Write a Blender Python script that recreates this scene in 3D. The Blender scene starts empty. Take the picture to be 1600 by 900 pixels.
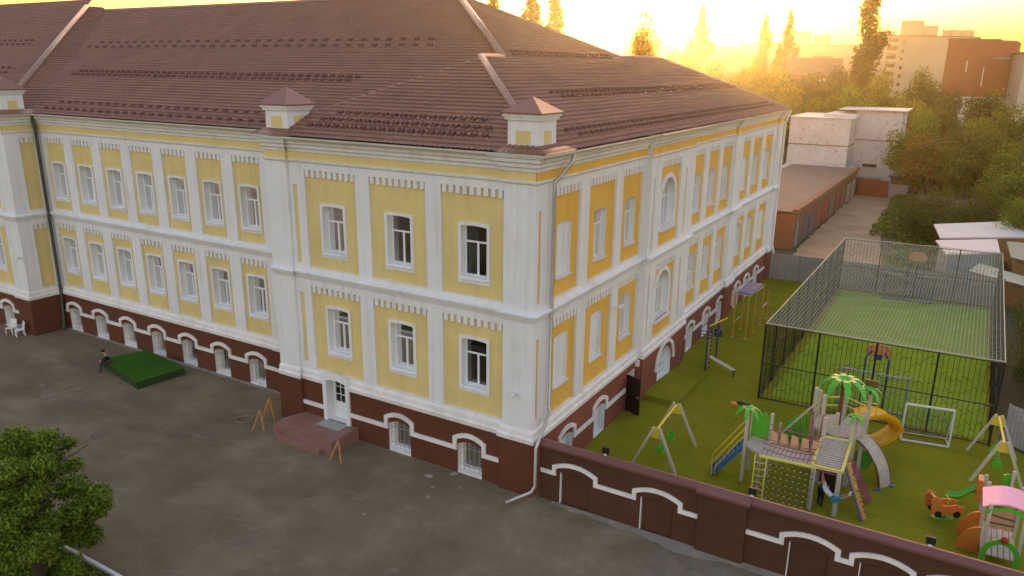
import bpy, bmesh, math, random
import numpy as np
from mathutils import Vector, Matrix
R = math.radians
random.seed(7)
S = bpy.context.scene
COL = S.collection

# ------------------------------------------------------------------ camera, sky, sun, exposure
cam = bpy.data.objects.new('camera', bpy.data.cameras.new('camera'))
COL.objects.link(cam)
cam.data.sensor_width = 36.0
cam.data.lens = 26.855
cam.data.clip_end = 6000
cr = Vector((0.85992, 0.51031, 0.01073)); cu = Vector((-0.15015, 0.23280, 0.96086)); cf = Vector((-0.48784, 0.82788, -0.27681))
cam.matrix_world = Matrix(((cr.x, cu.x, -cf.x, 13.7715), (cr.y, cu.y, -cf.y, -25.2279), (cr.z, cu.z, -cf.z, 17.3619), (0, 0, 0, 1)))
S.camera = cam

SUN_AZ, SUN_EL = -21.26, 3.2          # azimuth from +Y towards +X, elevation
world = bpy.data.worlds.new("World"); S.world = world; world.use_nodes = True
wn = world.node_tree
sky = wn.nodes.new('ShaderNodeTexSky'); sky.sky_type = 'NISHITA'; sky.sun_disc = False
sky.sun_elevation = R(SUN_EL); sky.sun_rotation = R(SUN_AZ)
sky.air_density = 1.15; sky.dust_density = 3.4; sky.ozone_density = 1.0
bg = wn.nodes['Background']; bg.inputs['Strength'].default_value = 0.15
tint = wn.nodes.new('ShaderNodeMix'); tint.data_type = 'RGBA'; tint.blend_type = 'MULTIPLY'; tint.inputs['Factor'].default_value = 1.0; tint.inputs['B'].default_value = (1.07, 0.92, 1.0, 1)
wn.links.new(sky.outputs[0], tint.inputs['A']); wn.links.new(tint.outputs['Result'], bg.inputs['Color'])
sun = bpy.data.objects.new('sun', bpy.data.lights.new('sun', 'SUN'))
sun.data.energy = 2.0; sun.data.angle = R(0.5); sun.data.color = (1.0, 0.66, 0.34)
COL.objects.link(sun)
sd = Vector((math.sin(R(SUN_AZ)) * math.cos(R(SUN_EL)), math.cos(R(SUN_AZ)) * math.cos(R(SUN_EL)), math.sin(R(SUN_EL))))
sun.rotation_euler = sd.to_track_quat('Z', 'Y').to_euler()
sun.location = (0, 0, 60)
vs = S.view_settings
vs.view_transform = 'Standard'; vs.look = 'None'; vs.gamma = 1.0; vs.use_curve_mapping = False
vs.exposure = 2.92
S.cycles.max_bounces = 8; S.cycles.transparent_max_bounces = 24; S.cycles.volume_bounces = 1
S.cycles.use_denoising = True

# ------------------------------------------------------------------ materials
MATS = {}
def mat(name, col, rough=0.7, var=0.12, scale=3.0, fine=0.0, fscale=40.0, bump=0.0, bscale=60.0, metal=0.0, spec=0.35, stain=None, island=0.0, transl=0.0, coat=0.0, streak=None):
    if name in MATS: return MATS[name]
    m = bpy.data.materials.new(name); m.use_nodes = True
    t = m.node_tree; n = t.nodes; L = t.links
    b = n['Principled BSDF']
    b.inputs['Roughness'].default_value = rough; b.inputs['Metallic'].default_value = metal
    b.inputs['Specular IOR Level'].default_value = spec
    if coat: b.inputs['Coat Weight'].default_value = coat
    geo = n.new('ShaderNodeNewGeometry')
    def noise(sc, det=5, rg=0.6):
        q = n.new('ShaderNodeTexNoise'); q.inputs['Scale'].default_value = sc; q.inputs['Detail'].default_value = det; q.inputs['Roughness'].default_value = rg
        L.new(geo.outputs['Position'], q.inputs['Vector']); return q.outputs['Fac']
    def ramp(src, lo, hi, a, c):
        q = n.new('ShaderNodeMapRange'); q.inputs['From Min'].default_value = lo; q.inputs['From Max'].default_value = hi
        q.inputs['To Min'].default_value = a; q.inputs['To Max'].default_value = c; L.new(src, q.inputs['Value']); return q.outputs[0]
    def mul(a, bb):
        q = n.new('ShaderNodeMath'); q.operation = 'MULTIPLY'; L.new(a, q.inputs[0]); L.new(bb, q.inputs[1]); return q.outputs[0]
    val = ramp(noise(scale), 0.3, 0.7, 1 - var, 1 + var)
    if fine: val = mul(val, ramp(noise(fscale, 3), 0.3, 0.7, 1 - fine, 1 + fine))
    if island: val = mul(val, ramp(geo.outputs['Random Per Island'], 0, 1, 1 - island, 1 + island))
    hsv = n.new('ShaderNodeMix'); hsv.data_type = 'RGBA'; hsv.blend_type = 'MULTIPLY'; hsv.inputs['Factor'].default_value = 1
    hsv.inputs['A'].default_value = (*col, 1)
    cmb = n.new('ShaderNodeCombineColor')
    for i in range(3): L.new(val, cmb.inputs[i])
    L.new(cmb.outputs[0], hsv.inputs['B'])
    out = hsv.outputs['Result']
    if stain:
        sc, lo, hi, scol, amt = stain
        mx = n.new('ShaderNodeMix'); mx.data_type = 'RGBA'
        L.new(ramp(noise(sc, 8, 0.7), lo, hi, 0, amt), mx.inputs['Factor']); L.new(out, mx.inputs['A']); mx.inputs['B'].default_value = (*scol, 1)
        out = mx.outputs['Result']
    if streak:
        scol, amt = streak
        mp = n.new('ShaderNodeMapping'); mp.inputs['Scale'].default_value = (2.6, 2.6, 0.16); L.new(geo.outputs['Position'], mp.inputs[0])
        q = n.new('ShaderNodeTexNoise'); q.inputs['Scale'].default_value = 1.0; q.inputs['Detail'].default_value = 6; q.inputs['Roughness'].default_value = 0.65; L.new(mp.outputs[0], q.inputs['Vector'])
        mx = n.new('ShaderNodeMix'); mx.data_type = 'RGBA'
        L.new(mul(ramp(q.outputs['Fac'], 0.5, 0.78, 0, amt), ramp(noise(0.35, 4), 0.35, 0.65, 0.25, 1)), mx.inputs['Factor']); L.new(out, mx.inputs['A']); mx.inputs['B'].default_value = (*scol, 1)
        out = mx.outputs['Result']
    L.new(out, b.inputs['Base Color'])
    if bump:
        bp = n.new('ShaderNodeBump'); bp.inputs['Strength'].default_value = bump; bp.inputs['Distance'].default_value = 0.02
        L.new(noise(bscale, 4), bp.inputs['Height']); L.new(bp.outputs[0], b.inputs['Normal'])
    if transl:
        tr = n.new('ShaderNodeBsdfTranslucent'); L.new(out, tr.inputs['Color'])
        ms = n.new('ShaderNodeMixShader'); ms.inputs[0].default_value = transl
        L.new(b.outputs[0], ms.inputs[1]); L.new(tr.outputs[0], ms.inputs[2]); L.new(ms.outputs[0], n['Material Output'].inputs['Surface'])
    MATS[name] = m; return m

def glass_mat():
    m = bpy.data.materials.new('window_glass'); m.use_nodes = True; t = m.node_tree; n = t.nodes
    n.remove(n['Principled BSDF'])
    tr = n.new('ShaderNodeBsdfTransparent'); tr.inputs[0].default_value = (0.62, 0.66, 0.66, 1)
    gl = n.new('ShaderNodeBsdfGlossy'); gl.inputs['Roughness'].default_value = 0.03
    fr = n.new('ShaderNodeFresnel'); fr.inputs[0].default_value = 1.5
    ms = n.new('ShaderNodeMixShader')
    t.links.new(fr.outputs[0], ms.inputs[0]); t.links.new(tr.outputs[0], ms.inputs[1]); t.links.new(gl.outputs[0], ms.inputs[2])
    t.links.new(ms.outputs[0], n['Material Output'].inputs['Surface'])
    return m
GLASS = glass_mat()

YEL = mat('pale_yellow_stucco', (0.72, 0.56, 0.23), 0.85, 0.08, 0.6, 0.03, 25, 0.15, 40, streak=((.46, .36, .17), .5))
YELG = mat('golden_side_stucco', (0.78, 0.45, 0.08), 0.85, 0.08, 0.6, 0.03, 25, 0.15, 40, streak=((.42, .25, .06), .45))  # more saturated copy of the yellow stucco, playground side only
WHT = mat('white_stucco', (0.76, 0.75, 0.75), 0.8, 0.05, 0.5, 0.03, 20, 0.12, 40, stain=(0.35, 0.55, 0.85, (0.5, 0.47, 0.43), 0.4), streak=((.42, .37, .31), .65))
PVC = mat('white_window_plastic', (0.82, 0.82, 0.82), 0.4, 0.02)
SILL = mat('grey_white_sill', (0.62, 0.58, 0.56), 0.6, 0.08)
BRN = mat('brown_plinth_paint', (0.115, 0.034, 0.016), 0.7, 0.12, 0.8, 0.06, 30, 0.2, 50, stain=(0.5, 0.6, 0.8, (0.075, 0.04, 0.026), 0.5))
BRNS = mat('red_brown_side_plinth', (0.24, 0.070, 0.045), 0.7, 0.1, 0.8, 0.06, 30, 0.2, 50)  # lighter copy of the brown plinth, playground side only
FBR = mat('brown_fence_paint', (0.078, 0.031, 0.014), 0.75, 0.14, 0.7, 0.08, 25, 0.2, 50, stain=(0.8, 0.58, 0.75, (0.05, 0.03, 0.02), 0.6))
MLD = mat('white_moulding_paint', (0.78, 0.73, 0.70), 0.75, 0.08, 1.2, stain=(0.8, .5, .75, (.5, .44, .38), .5), streak=((.42, .36, .30), .6))
CAPM = mat('red_brown_metal_cap', (0.16, 0.062, 0.05), 0.45, 0.1, 1.0, spec=0.5)
TILE = mat('brown_metal_tile', (0.228, 0.112, 0.076), 0.55, 0.10, 0.5, 0.07, 5, spec=0.3, stain=(0.25, 0.5, 0.8, (0.27, 0.14, 0.105), 0.6))
HIP = mat('light_brown_ridge_cap', (0.30, 0.19, 0.15), 0.4, 0.06, spec=0.5)
GUARD = mat('dark_snow_guard', (0.10, 0.036, 0.026), 0.5, 0.1)
FLASH = mat('copper_brown_flashing', (0.20, 0.085, 0.055), 0.4, 0.1, spec=0.5)
GUT = mat('pale_gutter', (0.55, 0.50, 0.42), 0.5, 0.15, 1.5)
PIPE = mat('galvanised_pipe', (0.48, 0.46, 0.44), 0.38, 0.12, 3, metal=0.6)
GPIPE = mat('dark_green_pipe', (0.06, 0.07, 0.055), 0.5, 0.2, 3)
CURT = mat('grey_white_curtain', (0.17, 0.165, 0.145), 0.9, 0.1, 6, transl=0.3)
CURTO = mat('warm_tan_curtain', (0.42, 0.27, 0.10), 0.9, 0.1, 6, transl=0.3)
GRIL = mat('grey_window_grille', (0.33, 0.32, 0.31), 0.5, 0.05)
DOORB = mat('dark_brown_door', (0.022, 0.010, 0.008), 0.45, 0.15)
PORCH = mat('red_granite_porch', (0.27, 0.135, 0.105), 0.55, 0.12, 2.0, 0.12, 60)
GREYT = mat('grey_step_tile', (0.36, 0.34, 0.32), 0.7, 0.1)
INTER = mat('dim_interior_plaster', (0.22, 0.17, 0.12), 0.9, 0.2, 1.0)
BLACK = mat('black_plastic', (0.015, 0.015, 0.016), 0.4, 0.1)
WMET = mat('white_painted_metal', (0.75, 0.75, 0.74), 0.4, 0.05)

# ------------------------------------------------------------------ mesh builder
class MB:
    def __init__(s): s.v = []; s.f = []; s.mi = []; s.cur = 0
    def add(s, vs, fs, mi=None):
        o = len(s.v); s.v.extend([tuple(p) for p in vs])
        for f in fs: s.f.append(tuple(i + o for i in f)); s.mi.append(s.cur if mi is None else mi)
    def quad(s, a, b, c, d): s.add([a, b, c, d], [(0, 1, 2, 3)])
    def poly(s, pts): s.add(pts, [tuple(range(len(pts)))])
    def box(s, a, b, M=None):
        (x0, y0, z0), (x1, y1, z1) = a, b
        v = [Vector(p) for p in ((x0, y0, z0), (x1, y0, z0), (x1, y1, z0), (x0, y1, z0), (x0, y0, z1), (x1, y0, z1), (x1, y1, z1), (x0, y1, z1))]
        if M is not None: v = [M @ p for p in v]
        s.add(v, [(0, 3, 2, 1), (4, 5, 6, 7), (0, 1, 5, 4), (1, 2, 6, 5), (2, 3, 7, 6), (3, 0, 4, 7)])
    def bar(s, p, q, w, h=None, up=(0, 0, 1)):
        p = Vector(p); q = Vector(q); h = h or w; d = (q - p)
        if d.length < 1e-6: return
        z = d.normalized(); x = z.cross(Vector(up))
        if x.length < 1e-3: x = z.cross(Vector((1, 0, 0)))
        x.normalize(); y = z.cross(x)
        v = []
        for c in (p, q):
            for sx, sy in ((-1, -1), (1, -1), (1, 1), (-1, 1)): v.append(c + x * (sx * w / 2) + y * (sy * h / 2))
        s.add(v, [(3, 2, 1, 0), (4, 5, 6, 7), (0, 1, 5, 4), (1, 2, 6, 5), (2, 3, 7, 6), (3, 0, 4, 7)])
    def tube(s, pts, r, n=8, closed=False):
        pts = [Vector(p) for p in pts]; k = len(pts)
        rs = r if isinstance(r, (list, tuple)) else [r] * k
        prev = None; v = []
        for i, p in enumerate(pts):
            a = pts[(i - 1) % k] if (i > 0 or closed) else p; b = pts[(i + 1) % k] if (i < k - 1 or closed) else p
            d = (b - a).normalized()
            if prev is None:
                x = d.cross(Vector((0, 0, 1)))
                if x.length < 1e-2: x = d.cross(Vector((1, 0, 0)))
            else: x = prev - d * prev.dot(d)
            x.normalize(); prev = x; y = d.cross(x)
            for j in range(n):
                t = 2 * math.pi * j / n; v.append(p + (x * math.cos(t) + y * math.sin(t)) * rs[i])
        f = []
        for i in range(k if closed else k - 1):
            for j in range(n):
                a, b = i * n + j, i * n + (j + 1) % n; c, d = ((i + 1) % k) * n + (j + 1) % n, ((i + 1) % k) * n + j
                f.append((a, b, c, d))
        if not closed: f.append(tuple(range(n - 1, -1, -1))); f.append(tuple(range((k - 1) * n, k * n)))
        s.add(v, f)
    def prism(s, poly, fn, d0, d1):
        n = len(poly); v = [fn(a, b, d0) for a, b in poly] + [fn(a, b, d1) for a, b in poly]
        f = [tuple(range(n - 1, -1, -1)), tuple(range(n, 2 * n))] + [(i, (i + 1) % n, n + (i + 1) % n, n + i) for i in range(n)]
        s.add(v, f)
    def ball(s, c, r, nu=10, nv=6):
        c = Vector(c); r = Vector(r) if not isinstance(r, (int, float)) else Vector((r, r, r)); v = []; f = []
        for i in range(nv + 1):
            a = math.pi * i / nv
            for j in range(nu):
                t = 2 * math.pi * j / nu
                v.append(c + Vector((r.x * math.sin(a) * math.cos(t), r.y * math.sin(a) * math.sin(t), r.z * math.cos(a))))
        for i in range(nv):
            for j in range(nu): f.append((i * nu + j, i * nu + (j + 1) % nu, (i + 1) * nu + (j + 1) % nu, (i + 1) * nu + j))
        s.add(v, f)
    # --- facade helpers: u along the wall, z up, n outward (local x = u, y = -n)
    def sheet(s, u0, u1, z0, z1, n, holes=()):
        P = lambda u, z: (u, -n, z)
        cur = u0
        for h in sorted(holes):
            a, b, c, d = h[:4]; rise = h[4] if len(h) > 4 else 0
            if a > cur: s.quad(P(cur, z0), P(a, z0), P(a, z1), P(cur, z1))
            if c > z0 + 1e-4: s.quad(P(a, z0), P(b, z0), P(b, c), P(a, c))
            if d < z1 - 1e-4:
                ap = arch(a, b, d, rise)
                for (p, q) in zip(ap[:-1], ap[1:]): s.quad(P(*p), P(*q), P(q[0], z1), P(p[0], z1))
            cur = b
        if cur < u1: s.quad(P(cur, z0), P(u1, z0), P(u1, z1), P(cur, z1))
    def reveal(s, a, b, c, d, rise, n0, n1, bottom=True):
        ct = [(a, c)] + arch(a, b, d, rise) + [(b, c)]
        if bottom: ct.append((a, c))
        for p, q in zip(ct[:-1], ct[1:]): s.quad((p[0], -n0, p[1]), (q[0], -n0, q[1]), (q[0], -n1, q[1]), (p[0], -n1, p[1]))
    def ring(s, outer, inner, n0, n1):
        k = len(outer)
        for i in range(k):
            j = (i + 1) % k
            o1, o2, i1, i2 = outer[i], outer[j], inner[i], inner[j]
            s.quad((o1[0], -n1, o1[1]), (o2[0], -n1, o2[1]), (i2[0], -n1, i2[1]), (i1[0], -n1, i1[1]))
            s.quad((o1[0], -n0, o1[1]), (o2[0], -n0, o2[1]), (o2[0], -n1, o2[1]), (o1[0], -n1, o1[1]))
            s.quad((i1[0], -n0, i1[1]), (i2[0], -n0, i2[1]), (i2[0], -n1, i2[1]), (i1[0], -n1, i1[1]))
    def profile(s, prof, u0, u1, m0=0, m1=0, off=0.0):
        A = [(u0 + m0 * n, -(n + off), z) for n, z in prof]; B = [(u1 + m1 * n, -(n + off), z) for n, z in prof]
        k = len(prof)
        s.add(A + B, [(i, i + 1, k + i + 1, k + i) for i in range(k - 1)])
        e = [] if prof[-1][0] < .3 else [k]
        if e: s.add(A + [(u0, -off, prof[-1][1])], [tuple(range(k + 1))]); s.add(B + [(u1, -off, prof[-1][1])], [tuple(range(k + 1))])
        else: s.poly(A); s.poly(B)
    def ribbon(s, pts, t, n0, n1):
        k = len(pts); Lp = []; Rp = []
        for i, p in enumerate(pts):
            ds = []
            if i > 0: ds.append(Vector(p) - Vector(pts[i - 1]))
            if i < k - 1: ds.append(Vector(pts[i + 1]) - Vector(p))
            ns = [Vector((-d.y, d.x)).normalized() for d in ds]
            m = ns[0] if len(ns) == 1 else (ns[0] + ns[1])
            if len(ns) == 2: m = m / max(0.35, m.dot(ns[0]))
            Lp.append(Vector(p) + m * t / 2); Rp.append(Vector(p) - m * t / 2)
        for i in range(k - 1):
            a, b, c, d = Rp[i], Rp[i + 1], Lp[i + 1], Lp[i]
            v = [(q.x, -n0, q.y) for q in (a, b, c, d)] + [(q.x, -n1, q.y) for q in (a, b, c, d)]
            f = [(4, 5, 6, 7), (0, 1, 5, 4), (2, 3, 7, 6)]
            if i == 0: f.append((3, 0, 4, 7))
            if i == k - 2: f.append((1, 2, 6, 5))
            s.add(v, f)
    def mesh(s, name, mats, smooth=False):
        me = bpy.data.meshes.new(name); me.from_pydata(s.v, [], s.f)
        for m in (mats if isinstance(mats, (list, tuple)) else [mats]): me.materials.append(m)
        if any(s.mi): me.polygons.foreach_set('material_index', s.mi)
        if smooth: me.polygons.foreach_set('use_smooth', [True] * len(me.polygons))
        me.update(); return me
    def build(s, name, mats, parent=None, smooth=False, loc=None, rz=0.0):
        return place(name, s.mesh(name, mats, smooth), parent, loc, rz)

def arch(a, b, d, rise, n=9):
    if rise <= 0: return [(a, d), (b, d)]
    out = []; w = (b - a) / 2; c = (a + b) / 2
    full = abs(rise - w) < 0.02
    k = 17 if full else n
    for i in range(k):
        if full:
            t = math.pi * (1 - i / (k - 1)); out.append((c + w * math.cos(t), d - rise + rise * math.sin(t)))
        else:
            t = -1 + 2 * i / (k - 1); out.append((c + w * t, d - rise + rise * (1 - t * t)))
    return out

def place(name, me, parent=None, loc=None, rz=0.0):
    o = bpy.data.objects.new(name, me); COL.objects.link(o)
    if loc is not None: o.location = loc
    if rz: o.rotation_euler.z = rz
    if parent is not None: o.parent = parent
    return o
def tag(o, label, cat, group=None):
    o['label'] = label; o['category'] = cat
    if group: o['group'] = group
    return o
def thing(name, label, cat, loc=(0, 0, 0), rz=0.0, group=None):
    o = bpy.data.objects.new(name, None); COL.objects.link(o); o.location = loc; o.rotation_euler.z = rz
    o.empty_display_size = 0.3
    return tag(o, label, cat, group)
def struct(o, kind='structure'): o['kind'] = kind; return o
def kids(o): return [c for c in bpy.data.objects if c.parent == o]
def copy_tree(o, parent=None, src_kids=None):
    c = o.copy(); COL.objects.link(c)
    if parent is not None: c.parent = parent
    for ch in list(o.children): copy_tree(ch, c)
    return c

# ------------------------------------------------------------------ ground surfaces
def ground_poly(name, pts, z, m):
    b = MB(); b.poly([(x, y, z) for x, y in pts]); return struct(b.build(name, m))
GRD = mat('scrubby_ground', (0.075, 0.075, 0.028), 0.95, 0.35, 0.15, 0.3, 6, 0.5, 8, stain=(0.06, 0.5, 0.7, (0.14, 0.11, 0.07), 0.7))
ground_poly('ground', [(-2500, -600), (2500, -600), (2500, 4500), (-2500, 4500)], -0.02, GRD)

def asphalt_mat():
    m = mat('worn_asphalt', (0.200, 0.148, 0.094), 0.95, 0.25, 0.18, 0.14, 11, 0.35, 30, spec=0.08, stain=(0.35, 0.50, 0.76, (0.33, 0.275, 0.205), 0.6))
    t = m.node_tree; n = t.nodes; b = n['Principled BSDF']; src = b.inputs['Base Color'].links[0].from_socket
    geo = [q for q in n if q.type == 'NEW_GEOMETRY'][0]
    # dark damp patches
    q = n.new('ShaderNodeTexNoise'); q.inputs['Scale'].default_value = 0.22; q.inputs['Detail'].default_value = 6
    mp = n.new('ShaderNodeMapping'); mp.inputs['Location'].default_value = (31, 7, 2); mp.inputs['Scale'].default_value = (1.0, 2.2, 1)
    t.links.new(geo.outputs['Position'], mp.inputs[0]); t.links.new(mp.outputs[0], q.inputs['Vector'])
    r = n.new('ShaderNodeMapRange'); r.inputs['From Min'].default_value = 0.5; r.inputs['From Max'].default_value = 0.68; r.inputs['To Max'].default_value = 0.6
    t.links.new(q.outputs['Fac'], r.inputs['Value'])
    mx = n.new('ShaderNodeMix'); mx.data_type = 'RGBA'; t.links.new(r.outputs[0], mx.inputs['Factor']); t.links.new(src, mx.inputs['A']); mx.inputs['B'].default_value = (0.12, 0.095, 0.068, 1)
    # cracks
    vo = n.new('ShaderNodeTexVoronoi'); vo.feature = 'DISTANCE_TO_EDGE'; vo.inputs['Scale'].default_value = 0.16
    wv = n.new('ShaderNodeTexNoise'); wv.inputs['Scale'].default_value = 0.9; wv.inputs['Detail'].default_value = 5
    t.links.new(geo.outputs['Position'], wv.inputs['Vector'])
    ad = n.new('ShaderNodeVectorMath'); ad.operation = 'MULTIPLY_ADD'; ad.inputs[1].default_value = (1.6, 1.6, 0); t.links.new(wv.outputs['Color'], ad.inputs[0]); t.links.new(geo.outputs['Position'], ad.inputs[2])
    t.links.new(ad.outputs[0], vo.inputs['Vector'])
    cr_ = n.new('ShaderNodeMapRange'); cr_.inputs['From Min'].default_value = 0.003; cr_.inputs['From Max'].default_value = 0.009; cr_.inputs['To Min'].default_value = 0.4; cr_.inputs['To Max'].default_value = 0
    t.links.new(vo.outputs['Distance'], cr_.inputs['Value'])
    mk = n.new('ShaderNodeMath'); mk.operation = 'MULTIPLY'; t.links.new(cr_.outputs[0], mk.inputs[0])
    pq = n.new('ShaderNodeMapRange'); pq.inputs['From Min'].default_value = 0.45; pq.inputs['From Max'].default_value = 0.6; t.links.new(q.outputs['Fac'], pq.inputs['Value']); t.links.new(pq.outputs[0], mk.inputs[1])
    m2 = n.new('ShaderNodeMix'); m2.data_type = 'RGBA'; t.links.new(mk.outputs[0], m2.inputs['Factor']); t.links.new(mx.outputs['Result'], m2.inputs['A']); m2.inputs['B'].default_value = (0.27, 0.23, 0.18, 1)
    t.links.new(m2.outputs['Result'], b.inputs['Base Color'])
    return m
ASPH = asphalt_mat()
ground_poly('courtyard', [(-95, -48), (34, -48), (34, 0.15), (0.3, 0.15), (-1, 2.1), (-95, 2.1)], -0.012, ASPH)
CONC = mat('broken_concrete', (0.30, 0.265, 0.215), 0.9, 0.2, 1.5, 0.15, 20, 0.4, 25, stain=(1.2, 0.5, 0.7, (0.16, 0.13, 0.10), 0.7))
DUST = mat('dusty_patched_asphalt', (0.19, 0.145, 0.105), 0.92, 0.25, 0.8, 0.12, 15, 0.3, 25, stain=(0.7, 0.52, 0.75, (0.33, 0.29, 0.24), 0.7))
rg = random.Random(3)
def ragged(pts, step=0.35, j=0.08):
    out = []
    for a, b in zip(pts, pts[1:] + pts[:1]):
        d = math.dist(a, b); k = max(1, int(d / step))
        for i in range(k):
            t = i / k; out.append((a[0] + (b[0] - a[0]) * t + rg.uniform(-j, j), a[1] + (b[1] - a[1]) * t + rg.uniform(-j, j)))
    return out
ground_poly('asphalt_patch', ragged([(5.7, -0.55), (9.5, -0.35), (20, -0.4), (20, -6.5), (6.5, -6.5), (6.1, -3.0)], 0.4, 0.12), -0.008, DUST)
ground_poly('concrete_strip', ragged([(1.0, 0.05), (22, 0.05), (22, -0.5), (12, -0.55), (8.5, -0.35), (6.8, -0.75), (4.5, -0.35), (1.0, -0.28)], 0.3, 0.07), -0.004, CONC)
for i, (a, c, w) in enumerate((((-9.0, -4.2), (.5, -3.0), .07), ((-26, -5.2), (-15, -3.7), .06), ((-3.0, -9.5), (4.0, -4.4), .06), ((-19, -9.5), (-8, -7.6), .08))):
    d = Vector(c) - Vector(a); nn_ = Vector((-d.y, d.x)).normalized() * w / 2; k = 14
    up_ = [(a[0] + d.x * t / k + nn_.x * rg.uniform(.4, 1.5), a[1] + d.y * t / k + nn_.y * rg.uniform(.4, 1.5) + math.sin(t * 1.3 + i) * .05) for t in range(k + 1)]
    lo_ = [(a[0] + d.x * t / k - nn_.x * rg.uniform(.4, 1.5), a[1] + d.y * t / k - nn_.y * rg.uniform(.4, 1.5) + math.sin(t * 1.3 + i) * .05) for t in range(k + 1)]
    ground_poly('asphalt_seam', up_ + lo_[::-1], -.008, DUST)
ground_poly('wall_foot_strip', ragged([(-37.3, 1.95), (-14.6, 1.95), (-14.6, 1.62), (-37.3, 1.68)], 0.3, 0.04), -0.004, CONC)

def turf_mat(name, c1, c2, seam=False):
    m = mat(name, c1, 0.95, 0.10, 0.5, 0.28, 45, 0.5, 90, spec=0.0, stain=(0.18, 0.45, 0.7, c2, 0.8))
    if seam:          # joints between the laid rolls, and worn patches
        t = m.node_tree; n = t.nodes; L = t.links; b = n['Principled BSDF']; src = b.inputs['Base Color'].links[0].from_socket
        geo = [q for q in n if q.type == 'NEW_GEOMETRY'][0]; sx = n.new('ShaderNodeSeparateXYZ'); L.new(geo.outputs['Position'], sx.inputs[0])
        w = n.new('ShaderNodeTexNoise'); w.inputs['Scale'].default_value = 0.7; L.new(geo.outputs['Position'], w.inputs['Vector'])
        a = n.new('ShaderNodeMath'); a.operation = 'MULTIPLY_ADD'; a.inputs[1].default_value = 0.12; L.new(w.outputs['Fac'], a.inputs[0]); L.new(sx.outputs['Y'], a.inputs[2])
        p = n.new('ShaderNodeMath'); p.operation = 'PINGPONG'; p.inputs[1].default_value = 1.0; L.new(a.outputs[0], p.inputs[0])
        r = n.new('ShaderNodeMapRange'); r.inputs['From Min'].default_value = 0.015; r.inputs['From Max'].default_value = 0.05; r.inputs['To Min'].default_value = 0.45; r.inputs['To Max'].default_value = 0; L.new(p.outputs[0], r.inputs['Value'])
        x = n.new('ShaderNodeMix'); x.data_type = 'RGBA'; L.new(r.outputs[0], x.inputs['Factor']); L.new(src, x.inputs['A']); x.inputs['B'].default_value = (c2[0] * .6, c2[1] * .6, c2[2] * .6, 1)
        q = n.new('ShaderNodeTexNoise'); q.inputs['Scale'].default_value = 0.45; q.inputs['Detail'].default_value = 7; mp = n.new('ShaderNodeMapping'); mp.inputs['Location'].default_value = (9, 4, 1); L.new(geo.outputs['Position'], mp.inputs[0]); L.new(mp.outputs[0], q.inputs['Vector'])
        r2 = n.new('ShaderNodeMapRange'); r2.inputs['From Min'].default_value = 0.54; r2.inputs['From Max'].default_value = 0.72; r2.inputs['To Max'].default_value = 0.5; L.new(q.outputs['Fac'], r2.inputs['Value'])
        y = n.new('ShaderNodeMix'); y.data_type = 'RGBA'; L.new(r2.outputs[0], y.inputs['Factor']); L.new(x.outputs['Result'], y.inputs['A']); y.inputs['B'].default_value = (c1[0] * 1.25, c1[1] * 1.1, c1[2] * 2.2, 1)
        L.new(y.outputs['Result'], b.inputs['Base Color'])
    return m
TURF = turf_mat('olive_turf', (0.215, 0.208, 0.018), (0.16, 0.172, 0.014), True)
COURT = turf_mat('bright_green_turf', (0.22, 0.32, 0.03), (0.19, 0.29, 0.026), True)
ground_poly('playground_turf', [(-0.1, 0.35), (24, 0.35), (24, 11.5), (17.1, 16.0), (17.3, 42.3), (-0.1, 41.6)], -0.008, TURF)
ground_poly('court_turf', [(6.3, 15.9), (16.6, 16.0), (16.8, 41.2), (6.6, 40.6)], -0.004, COURT)
DIRT = mat('dusty_yard_dirt', (0.38, 0.26, 0.155), 0.95, 0.2, 0.25, 0.12, 10, 0.3, 20, stain=(0.2, 0.55, 0.75, (0.12, 0.115, 0.05), 0.7))
ground_poly('yard_road', ragged([(0.2, 42.6), (9.5, 42.6), (8.0, 55), (6.8, 66), (6.2, 80), (5.2, 96.3), (0.3, 96.3), (0.2, 60)], 1.0, 0.25), -0.006, DIRT)

# ------------------------------------------------------------------ school building
school = thing('school_building', 'yellow and white two storey school with brown hipped tile roof and brown plinth', 'building')
ZP, ZB1, ZT1, ZB2, ZT2, ZF, ZY, ZE, OV, SL = 2.45, 3.05, 7.35, 8.25, 12.85, 13.23, 13.62, 14.3, 0.5, 0.455
PD = 0.12                                  # panel recess depth

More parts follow.
